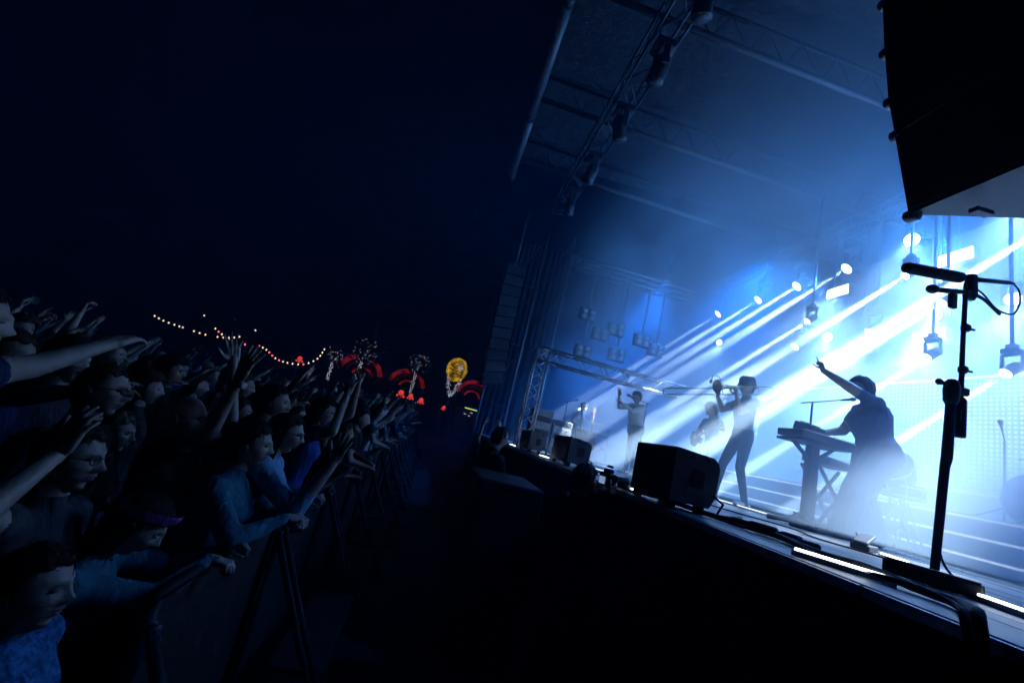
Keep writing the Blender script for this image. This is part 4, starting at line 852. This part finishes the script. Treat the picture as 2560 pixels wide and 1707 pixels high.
hero('woman with glasses and black hair stretching both arms to the stage', (-.90, 3.90, 1.66), -80, fem=True, lean=5, hair='bob', hcol='black', glasses=True, wrw=(-.70, 3.60, 1.85), wlw=(-.69, 3.86, 1.97), er=(.5, 0, -1), el=(-.5, 0, -1), arm=1.2, hr_='open', hl='reach', pr=(-.8, .2, .2), pl=(.8, .2, .2), top='blue', bottom='charcoal')
hero('woman with glasses and brown hair, one hand raised beside her face', (-1.06, 1.64, 1.45), -88, fem=True, hair='bob', hcol='brown', glasses=True, hp=-4, hy=-4, wrw=(-.99, 1.46, 1.50), er=(.5, -.2, -1), hr_='reach', frt=(.1, .25, 1), pr=(-.9, .2, .2), top='charcoal', bottom='denim')
hero('man with glasses and cropped hair behind the woman with raised hand', (-1.43, 2.22, 1.61), -86, hair='crop', hcol='brown', glasses=True, hp=-5, top='charcoal', bottom='denim')
hero('tall person at the left edge reaching a long bare arm forward', (-1.55, 1.66, 1.80), -50, hair='short', hcol='black', wrw=(-1.43, 2.13, 1.82), er=(.2, -.3, -1), arm=1.1, hr_='reach', pr=(0, .2, -1), wlw=None, top='navy', bottom='denim')
hero('person with a pink headband bent over the barrier, teal sleeve on the rail', (-.89, 1.76, 1.17), -70, ht=1.40, lean=16, fem=True, hair='bob', hcol='black', hat=headband, hp=14, wrw=(-.66, 1.90, 1.14), er=(.6, -.4, -.4), hr_='grip', frt=(.3, 1, -.1), pr=(0, .2, -1), wlw=(-.66, 2.02, 1.14), hl='grip', top='teal', sleeve='long', jacket=.25, bottom='denim')
hero('child with tied dark hair in a fuzzy blue fleece at the bottom left', (-.82, 1.34, 1.21), -84, fem=True, hair='bun', hcol='black', hat=person_scrunch, hp=-8, hy=-6, top=mat('blue_fleece', (.05, .17, .34), .95, 0, .5, 55, 1.0, .1), sleeve='long', jacket=.25, bottom='denim')
hero('woman with fair hair half hidden behind the bald man', (-1.62, 2.72, 1.36), -75, fem=True, hair='long', hcol='fair', hy=-15, top='black', bottom='denim')
hero('pale man looking up in the third row behind the long bare arm', (-3.14, 4.79, 1.68), -85, hair='short', hcol='brown', hp=-8, top='charcoal', bottom='denim')
hero('woman next to the pale man in the third row', (-3.0, 5.15, 1.66), -80, fem=True, hair='long', hcol='brown', hp=-5, top='navy', bottom='denim')
hero('bearded man turning his face to the stage behind a pointing arm', (-2.26, 4.16, 1.68), -75, hair='curly', hcol='black', hp=-6, top='black', bottom='denim', skin=1)
hero('fan in a blue sweater stretching an arm with spread fingers', (-2.62, 4.42, 1.60), -72, hair='short', hcol='brown', wrw=(-2.24, 4.20, 1.84), er=(.5, 0, -1), hr_='rock', wlw=(-2.35, 4.75, 1.70), hl='open', top='blue', sleeve='elbow', jacket=.15, bottom='denim')
hero('fan at the left edge raising a hand with curled fingers', (-3.30, 4.42, 1.64), -70, hair='short', hcol='black', wrw=(-3.22, 4.30, 1.98), er=(.6, .2, -.8), hr_='hold', top='charcoal', bottom='denim')
_, pl_ = hero('fan far left holding up a glowing phone', (-4.55, 5.05, 1.63), -70, hair='short', hcol='black', wrw=(-4.38, 5.12, 1.90), er=(.6, .2, -.8), hr_='hold', frt=(0, .1, 1), wlw=(-4.25, 5.3, 1.88), hl='hold', top='navy', bottom='denim')
phn = thing('phone', 'phone with a lit lamp held up at the left edge', 'phone', (-4.34, 5.21, 2.02), math.radians(-70))
MB().box((0, 0, 0), (.155, .010, .078), bev=.004).build('phone_case', M_BLACK, phn); MB().box((0, -.0065, 0), (.142, .002, .068)).build('display', emit('phone_display', (.12, .38, .75), .35), phn); MB().ball((-.06, -.008, .027), .011, 10, 6).build('phone_lamp', emit('phone_lamp', (.9, .95, 1), 12), phn)

# ------------------------------------------------------------------ the rest of the audience: a few figures, copied and re-dressed
POSES = {
 'hands on the barrier': dict(lean=10, wl=(-.22, .36, 1.14), wr=(.22, .36, 1.14), hl='grip', hr_='grip', el=(-.8, -.4, -.4), er=(.8, -.4, -.4), pl=(0, 0, -1), pr=(0, 0, -1)),
 'both arms raised': dict(wl=(-.25, .22, 1.98), wr=(.22, .30, 1.95), hl='open', hr_='open', el=(-.7, .4, -.5), er=(.7, .4, -.5), pl=(.3, 1, 0), pr=(-.3, 1, 0)),
 'clapping overhead': dict(wl=(-.07, .28, 1.86), wr=(.07, .28, 1.86), hl='reach', hr_='reach', el=(-1, .2, -.4), er=(1, .2, -.4), pl=(1, 0, 0), pr=(-1, 0, 0)),
 'one arm raised': dict(wr=(.20, .38, 1.86), hr_='open', er=(.7, .2, -.6), pr=(0, 1, -.2), wl=(-.2, .3, 1.12), hl='reach'),
 'arm stretched out': dict(wr=(.10, .58, 1.58), hr_='reach', er=(.5, 0, -1), pr=(0, 0, -1), wl=(-.22, .3, 1.1), hl='reach', lean=6),
 'arms crossed': dict(wl=(.12, .20, 1.22), wr=(-.12, .22, 1.20), el=(-.9, .2, -.5), er=(.9, .2, -.5), hl='reach', hr_='reach', fl=(1, .1, .1), frt=(-1, .1, .1), pl=(0, -1, 0), pr=(0, -1, 0)),
 'arms down': dict(),
}
protos = []
HS = [('short', 'brown', False), ('long', 'brown', True), ('short', 'black', False), ('bob', 'black', True), ('curly', 'brown', False), ('long', 'fair', True), ('crop', 'grey', False), ('bun', 'brown', True)]
rng = random.Random(21)
for i, (pn, kw) in enumerate(POSES.items()):
    for j in range(2):
        h, hc_, fem = HS[(i * 2 + j) % 8]; me, hm = build_body(ht=1.68 if fem else 1.77, fem=fem, skin=(i + j) % 3 if (i + j) % 3 < 2 else 0, hp=-5, hy=(-8, 10)[j], sleeve=('short', 'elbow', 'long')[(i + j) % 3], jacket=(0, .1, .2)[(i + j) % 3], top='black', bottom='denim', **kw)
        protos.append((pn, me, hm, hair_mesh(h, i * 3 + j).mesh('hair', HAIRM[hc_]), fem, h, {'brown': 'brown', 'black': 'black', 'fair': 'fair', 'grey': 'grey'}[hc_], j))
GL_ = [None]
TOPS = ['black', 'charcoal', 'navy', 'black', 'blue', 'grey', 'charcoal', 'teal', 'green', 'white', 'red', 'paleblue']
def fan(x, y, pr, rz, sc, topc, label, group):
    pn, me, hm, hme, fem, h, hcn, j = pr
    t = thing('person', label, 'person', (x, y, 0), rz, group); t.scale = (sc, sc, sc)
    b = link('body', me, t); b.material_slots[0].link = 'OBJECT'; b.material_slots[0].material = CL[topc]
    o = link('hair', hme, t); o.matrix_local = hm
    return t
rows = [(-1.02, .50), (-1.50, .52), (-2.02, .54), (-2.6, .58), (-3.25, .62), (-4.0, .68), (-4.9, .75), (-5.9, .85), (-7.1, .95), (-8.5, 1.05), (-10.2, 1.2), (-12.2, 1.4)]
cnt = 0; used = {}
for ri_, (x0, st) in enumerate(rows):
    y = 1.6 + rng.random() * .3; n = 0
    ymax = (19 if ri_ < 2 else 22 if ri_ < 5 else 27 if ri_ < 8 else 33)
    while y < ymax:
        x = x0 + rng.uniform(-.10, .10) * (1 + .1 * ri_); yy = y + rng.uniform(-.12, .12); y += st * rng.uniform(.9, 1.15) * (1 if ri_ < 3 else 1.1)
        if x < -.93 * yy - .2: continue
        if any((x - a) ** 2 + (yy - b) ** 2 < .40 ** 2 for a, b in NEAR): continue
        if yy < 3.5 and x > -1.62: continue
        n += 1
        w = ['hands on the barrier', 'hands on the barrier', 'one arm raised', 'arm stretched out', 'clapping overhead', 'both arms raised'] if ri_ == 0 else ['both arms raised', 'clapping overhead', 'one arm raised', 'arm stretched out', 'arms down', 'arms crossed', 'arms down', 'arms down', 'arms down']
        pn = rng.choice(w); pr = rng.choice([p for p in protos if p[0] == pn]); topc = rng.choice(TOPS if yy > 7 else ['black', 'charcoal', 'navy', 'black', 'black', 'charcoal'])
        who = '%s-haired %s' % ({'crop': 'short', 'short': 'short', 'long': 'long', 'bob': 'bob', 'curly': 'curly', 'bun': 'tied'}[pr[5]], 'woman' if pr[4] else 'man')
        tc_ = {'paleblue': 'pale blue', 'charcoal': 'dark grey'}.get(topc, topc)
        if ri_ < 3 and yy < 9.5:
            where = ('barrier row', 'second row', 'third row')[ri_] + ', %s from the camera' % (ORD + ['ninth', 'tenth', 'eleventh', 'twelfth', 'thirteenth', 'fourteenth', 'fifteenth', 'sixteenth', 'seventeenth', 'eighteenth', 'nineteenth', 'twentieth'])[min(n, 20) - 1]
            lab = '%s in %s top, %s, %s' % (who, tc_, pn, where); grp = 'audience near the barrier'
        else:
            lab = '%s in %s top with %s, deep in the crowd' % (who, tc_, pn if pn != 'hands on the barrier' else 'hands on the barrier'); grp = 'audience deep in the dark: ' + lab.split(',')[0]
        fan(x, yy, pr, math.radians(-80 + rng.uniform(-16, 16) + (8 if yy > 8 else 0)), rng.uniform(.93, 1.05), topc, lab, grp); cnt += 1
print('fans', cnt)

# ------------------------------------------------------------------ the far side of the field
M_REDL = emit('red_glow_cloth', (.95, .035, .05), .20); M_REDH = emit('red_lamp', (1.0, .07, .06), .8)  # red cloth emission stands in for red light falling on it
M_YEL = emit('yellow_crown_glow', (.95, .55, .02), .55); M_FAIRY = emit('fairy_light', (.80, .86, 1.0), .5); M_BULB = emit('festoon_bulb', (1.0, .84, .66), 1.5); M_BULBR = emit('festoon_bulb_red', (1.0, .10, .12), 3)  # yellow crown emission stands in for a floodlight on the tree
def breakup(m, scale, lo, hi):
    """uneven glow: emission noise stands in for uneven light on cloth and crown"""
    nt = m.node_tree; e = [q for q in nt.nodes if q.type == 'EMISSION'][0]; k = e.inputs[1].default_value
    tc_ = nt.nodes.new('ShaderNodeTexCoord'); z = nt.nodes.new('ShaderNodeTexNoise'); z.inputs['Scale'].default_value = scale; z.inputs['Detail'].default_value = 4
    r_ = nt.nodes.new('ShaderNodeMapRange')
    for a, b in zip(('From Min', 'From Max', 'To Min', 'To Max'), (.38, .66, lo * k, hi * k)): r_.inputs[a].default_value = b
    nt.links.new(tc_.outputs['Object'], z.inputs['Vector']); nt.links.new(z.outputs['Fac'], r_.inputs['Value']); nt.links.new(r_.outputs[0], e.inputs[1])
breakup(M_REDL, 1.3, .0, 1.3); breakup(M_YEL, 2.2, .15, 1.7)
M_BARK = mat('bark', (.05, .035, .025), .9, 0, .4, 12, .5); M_LEAF = mat('night_leaf', (.03, .045, .02), .7, 0, .4, 6)
FEST1 = [(-25.07, 0, 4.59), (-23.93, 0, 4.27), (-22.6, 0, 4.14), (-21.81, 0, 4.09), (-20.44, 0, 3.99), (-19.02, 0, 4.14), (-17.83, 0, 4.54), (-16.8, 0, 5.42)]
FEST2 = [(-21.11, 0, 5.55), (-19.88, 0, 4.7), (-18.89, 0, 4.25), (-17.6, 0, 3.95), (-16.41, 0, 4.21), (-15.4, 0, 4.02), (-14.45, 0, 3.5), (-13.39, 0, 3.38), (-12.08, 0, 3.58), (-11.12, 0, 4.36), (-10.82, 0, 5.3)]
ARCHES = [(-8.1, 3.9, 2.25, 'largest red-lit arch tent behind the raised clasped hands'), (-3.4, 3.9, 1.9, 'red-lit arch tent between the crowd and the yellow tree'), (3.4, 4.5, 1.9, 'red-lit arch tent right of the yellow tree', 3)]
YELLOW_TREE = (1.0, 6.4, .95)
TREES = [(-7.4, 40, 5.9, 1.0, 'tree hung with blue-white fairy lights before the largest arch'), (-2.6, 41, 6.1, .9, 'dim fairy-light tree above the second arch'), (-10.0, 41, 4.9, .5, 'slim fairy-light tree left of the largest arch')]
REDS = [(-3.3, 3.15, 1.6, 'red lamp low at the crowd edge, left of a pair'), (-2.4, 3.1, 1.3, 'red lamp low at the crowd edge, right of a pair'), (-1.4, 2.95, 1.3, 'red lamp beside the pair at the crowd edge'), (2.3, 2.15, 2.0, 'brightest red lamp low under the yellow tree'), (.75, 2.8, 1.0, 'small red lamp left of the yellow tree stem'), (-12.5, 3.9, 1.3, 'red lamp under the lower festoon string')]
KIOSK = (3.05, 2.95)
def festoon(pts, sag_n, label, seed):
    t = thing('festoon_lights', label, 'string lights', (0, 40, 0)); q = curve(pts, sag_n); r = random.Random(seed)
    MB().tube(q, .012, 5).build('wire', M_RUBBER, t)
    for i, p in enumerate(q):
        if r.random() < .2: continue
        b = MB().lathe(p + V(0, 0, -.20), (0, 0, 1), [(0, .02), (.03, .055), (.07, .065), (.11, .045), (.15, .03)], 10).build('bulb', M_BULBR if (seed == 2 and r.random() < .35) else M_BULB, t)
        MB().lathe(p + V(0, 0, -.055), (0, 0, 1), [(0, .032), (.06, .03)], 8).build('socket', M_RUBBER, b)
festoon(FEST1, 3, 'upper string of white festoon bulbs over the dark crowd at the left', 1)
festoon(FEST2, 3, 'lower string of white and red festoon bulbs behind the raised hands', 2)
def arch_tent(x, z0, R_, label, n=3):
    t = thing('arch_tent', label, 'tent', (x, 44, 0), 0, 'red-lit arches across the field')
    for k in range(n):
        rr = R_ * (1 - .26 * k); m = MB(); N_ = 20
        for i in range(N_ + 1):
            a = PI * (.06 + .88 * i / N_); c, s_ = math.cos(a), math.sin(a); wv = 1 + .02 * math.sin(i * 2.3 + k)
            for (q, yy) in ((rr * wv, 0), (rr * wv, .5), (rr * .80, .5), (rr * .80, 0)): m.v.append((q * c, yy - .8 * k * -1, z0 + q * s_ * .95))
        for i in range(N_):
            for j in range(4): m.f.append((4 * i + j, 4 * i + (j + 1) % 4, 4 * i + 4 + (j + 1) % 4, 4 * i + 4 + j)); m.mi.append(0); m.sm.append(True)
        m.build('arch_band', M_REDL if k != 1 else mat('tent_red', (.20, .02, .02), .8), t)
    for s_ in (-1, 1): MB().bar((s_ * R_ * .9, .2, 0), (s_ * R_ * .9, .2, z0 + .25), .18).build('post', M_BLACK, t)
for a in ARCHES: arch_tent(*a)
lt = thing('glowing_tree', 'floodlit yellow tree, its round crown and white forked stems self-glowing', 'glowing tree', (YELLOW_TREE[0], 40, 0))
Lz, Lr = YELLOW_TREE[1], YELLOW_TREE[2]; m = MB(); rng = random.Random(4)
for k in range(520):                                                   # tree crown: glowing slats in place of leaves under a yellow floodlight
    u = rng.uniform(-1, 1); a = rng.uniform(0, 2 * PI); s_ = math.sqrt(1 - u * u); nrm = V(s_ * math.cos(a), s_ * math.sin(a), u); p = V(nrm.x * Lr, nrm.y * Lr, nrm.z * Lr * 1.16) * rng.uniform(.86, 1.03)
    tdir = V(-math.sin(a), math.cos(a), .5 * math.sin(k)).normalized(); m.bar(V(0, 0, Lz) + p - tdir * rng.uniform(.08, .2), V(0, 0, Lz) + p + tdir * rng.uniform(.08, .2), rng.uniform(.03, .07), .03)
cr_ = m.build('glowing_crown', M_YEL, lt)
MB().ball((0, 0, Lz), (Lr * .72, Lr * .72, Lr * .82), 16, 12).build('inner_ball', mat('crown_core', (.25, .16, .02), .8), lt)
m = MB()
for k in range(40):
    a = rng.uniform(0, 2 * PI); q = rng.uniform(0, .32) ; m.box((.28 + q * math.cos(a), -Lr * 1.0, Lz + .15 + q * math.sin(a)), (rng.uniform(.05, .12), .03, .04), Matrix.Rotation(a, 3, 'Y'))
m.build('white_patch', M_FAIRY, lt)  # glowing bits in place of light on the pale patch
for s_ in (-1, 1):
    q = curve([(s_ * .55, 0, Lz - Lr * 1.0), (s_ * .35 + .05 * s_, .0, Lz - Lr * 1.6), (.0 + .12 * s_, 0, Lz - Lr * 2.4), (-.05, 0, Lz - Lr * 3.1), (-.05, 0, 0)], 5)
    st_ = MB().tube(q, .07, 8).build('stem', M_BARK, lt); m = MB()
    for i, p in enumerate(q[:14]):
        for _ in range(4): e = V(rng.uniform(-.16, .16), -.09, rng.uniform(-.16, .16)); m.bar(p + e, p + e + V(rng.uniform(-.16, .16), 0, rng.uniform(-.18, .18)), .035)
    m.build('stem_glow', M_FAIRY, st_)  # glowing bars stand in for white light on the stems
def fairy_tree(x, y, z, r, label, dim=1.0):
    t = thing('tree', label, 'tree', (x, y, 0)); rg = random.Random(int(x * 7))
    MB().tube(curve([(0, 0, 0), (.1, 0, z * .4), (.0, 0, z * .72), (.05, 0, z)], 4), [.16 - .008 * i for i in range(13)], 8).build('trunk', M_BARK, t)
    m = MB()
    for k in range(7): a = k * .9; m.tube([(0, 0, z * (.62 + .04 * k)), (r * .5 * math.cos(a), r * .5 * math.sin(a), z * (.75 + .03 * k)), (r * .9 * math.cos(a), r * .9 * math.sin(a), z + r * .3 * math.sin(k))], [.06, .04, .015], 6)
    m.build('branch', M_BARK, t)
    lf = MB(); fl_ = MB()
    for k in range(900):
        d = V(rg.gauss(0, .5), rg.gauss(0, .5), rg.gauss(0, .5)); p = V(d.x * r, d.y * r, z + d.z * r * 1.1); e1 = V(rg.uniform(-1, 1), rg.uniform(-1, 1), rg.uniform(-1, 1)).normalized() * .13; e2 = V(rg.uniform(-1, 1), rg.uniform(-1, 1), rg.uniform(-1, 1)).normalized() * .10
        lf.add([p - e1, p + e2, p + e1, p - e2], [(0, 1, 2, 3)])
        if k % 11 == 0: fl_.box(p + V(0, -.1, 0), (.05, .04, .05))
    for k in range(46): fl_.box((rg.uniform(-.14, .14), -.16, z * (.55 + .4 * k / 46)), (.05, .04, .09))
    c = lf.build('crown', M_LEAF, t); stuff(fl_.build('fairy_lights', M_FAIRY, c))
for a in TREES: fairy_tree(*a)
for i, (x, z, s_, lab) in enumerate(REDS):
    t = thing('red_stage_lamp', lab, 'lamp', (x, 40, z), 0, 'red lamps across the field')
    MB().lathe((0, .12, 0), (0, -1, -.2), [(0, .05), (.04, .16 * s_), (.16, .18 * s_), (.18, .16 * s_)], 14).build('lamp_housing', M_BLACK, t)
    MB().lathe((0, -.07, -.035), (0, -1, -.2), [(0, .16 * s_), (.01, .14 * s_), (.05 * s_, .05 * s_)], 14).build('lamp_glass', M_REDH, t); MB().tube([(0, .05, 0), (0, .05, -z)], .03, 6).build('pole', M_BLACK, t)
    for k in range(3): MB().box((.18 * (k - 1) * s_, -.03, -.2 * s_ - .05 * (k % 2)), (.12 * s_, .05, .12 * s_), Matrix.Rotation(.5 * k, 3, 'Y')).build('side_glass', M_REDH, t)
kx, kz = KIOSK
t = thing('bar_kiosk', 'dark bar kiosk with a yellow-green light tube under its roof', 'kiosk', (kx, 38, 0))
MB().box((0, .9, kz / 2), (2.6, 1.6, kz), bev=.03).build('hut', M_BLACK, t); MB().box((0, .5, kz + .32), (3.0, 2.6, .12), bev=.03).build('roof', M_BLACK, t)
MB().box((0, -.72, kz + .16), (1.25, .06, .07), Matrix.Rotation(.02, 3, 'Y')).build('light_tube', emit('green_tube', (.75, .85, .12), 1.3), t)
for k, (dx, dz) in enumerate(((.1, -.12), (-.45, -.33), (-.05, -.42), (.62, -.55))): MB().box((dx, -.06, kz + dz), (.22 - .03 * k, .05, .07)).build('menu_lamp', M_FAIRY, t)

fb = thing('red_banner', 'red-lit cloth banner beside the far loudspeaker tower', 'banner', (5.6, 40, 0))
m = MB()
for i in range(9): m.v += [(-.7 + .17 * i, .08 * math.sin(i * 1.3), 4.5 + .03 * i), (-.6 + .17 * i, .1 * math.sin(i * 1.3 + .5), 6.2 + .07 * i)]
for i in range(8): m.f.append((2 * i, 2 * i + 2, 2 * i + 3, 2 * i + 1)); m.mi.append(0); m.sm.append(True)
o = m.build('banner_cloth', M_REDL, fb); sd = o.modifiers.new('s', 'SOLIDIFY'); sd.thickness = .02  # banner glows in place of red light on the cloth
MB().tube([(-.75, .05, 0), (-.75, .05, 6.4)], .05, 8).tube([(.8, .05, 0), (.8, .05, 6.9)], .05, 8).build('banner_pole', M_BLACK, fb)

# ------------------------------------------------------------------ air: haze round everything, drifting smoke over the stage
def vol(name, dens, col, an):
    m = bpy.data.materials.new(name); m.use_nodes = True; n = m.node_tree; n.nodes.remove(n.nodes['Principled BSDF'])
    v = n.nodes.new('ShaderNodeVolumePrincipled'); v.inputs['Color'].default_value = (*col, 1); v.inputs['Density'].default_value = dens; v.inputs['Anisotropy'].default_value = an
    n.links.new(v.outputs[0], n.nodes['Material Output'].inputs['Volume']); return m, n, v
hm_, _, _ = vol('thin_haze', HAZE_DENS, (.10, .46, 1.0), .0)
hz = MB().box((0, 40, 6.4), (170, 160, 15.2)).build('haze', hm_); stuff(hz)
smk, n, v = vol('stage_smoke', SM_DENS, (.74, .88, 1.0), .0)
tc = n.nodes.new('ShaderNodeTexCoord'); sp_ = n.nodes.new('ShaderNodeSeparateXYZ'); n.links.new(tc.outputs['Object'], sp_.inputs[0])
nz = n.nodes.new('ShaderNodeTexNoise'); nz.inputs['Scale'].default_value = .5; nz.inputs['Detail'].default_value = 2.0; nz.inputs['Distortion'].default_value = .5; n.links.new(tc.outputs['Object'], nz.inputs['Vector'])
def mrange(src, a, b, c, d, smooth=True):
    q = n.nodes.new('ShaderNodeMapRange'); q.interpolation_type = 'SMOOTHSTEP' if smooth else 'LINEAR'
    for k, x in zip(('From Min', 'From Max', 'To Min', 'To Max'), (a, b, c, d)): q.inputs[k].default_value = x
    n.links.new(src, q.inputs['Value']); return q.outputs[0]
def mul(a, b, op='MULTIPLY'):
    q = n.nodes.new('ShaderNodeMath'); q.operation = op
    for i, x in enumerate((a, b)):
        if isinstance(x, (int, float)): q.inputs[i].default_value = x
        else: n.links.new(x, q.inputs[i])
    return q.outputs[0]
X_, Y_, Z_ = sp_.outputs
wob = mrange(nz.outputs['Fac'], .3, .7, -1.2, 1.2, False)
zz = mul(Z_, wob, 'ADD'); yy_ = mul(Y_, wob, 'ADD')
d = mul(mrange(X_, 1.9, 3.8, 0, 1), mrange(zz, 5.6, 9.2, 1, .06))
d = mul(d, mrange(yy_, 10.0, 15.0, 1, .4)); d = mul(d, mrange(nz.outputs['Fac'], .34, .66, .28, 1.75))
low = mul(mrange(Z_, S + .1, S + 1.6, 5.0, 0), mul(mrange(X_, 2.5, 3.8, 0, 1), mrange(yy_, 2.6, 5.6, 1, 0)))
low = mul(low, mrange(nz.outputs['Fac'], .34, .62, .15, 1.6))
n.links.new(mul(mul(d, low, 'ADD'), SM_DENS), v.inputs['Density'])
sx = MB().box((6.55, 7.2, 5.55), (9.3, 14.4, 7.7)).build('stage_smoke', smk); stuff(sx)
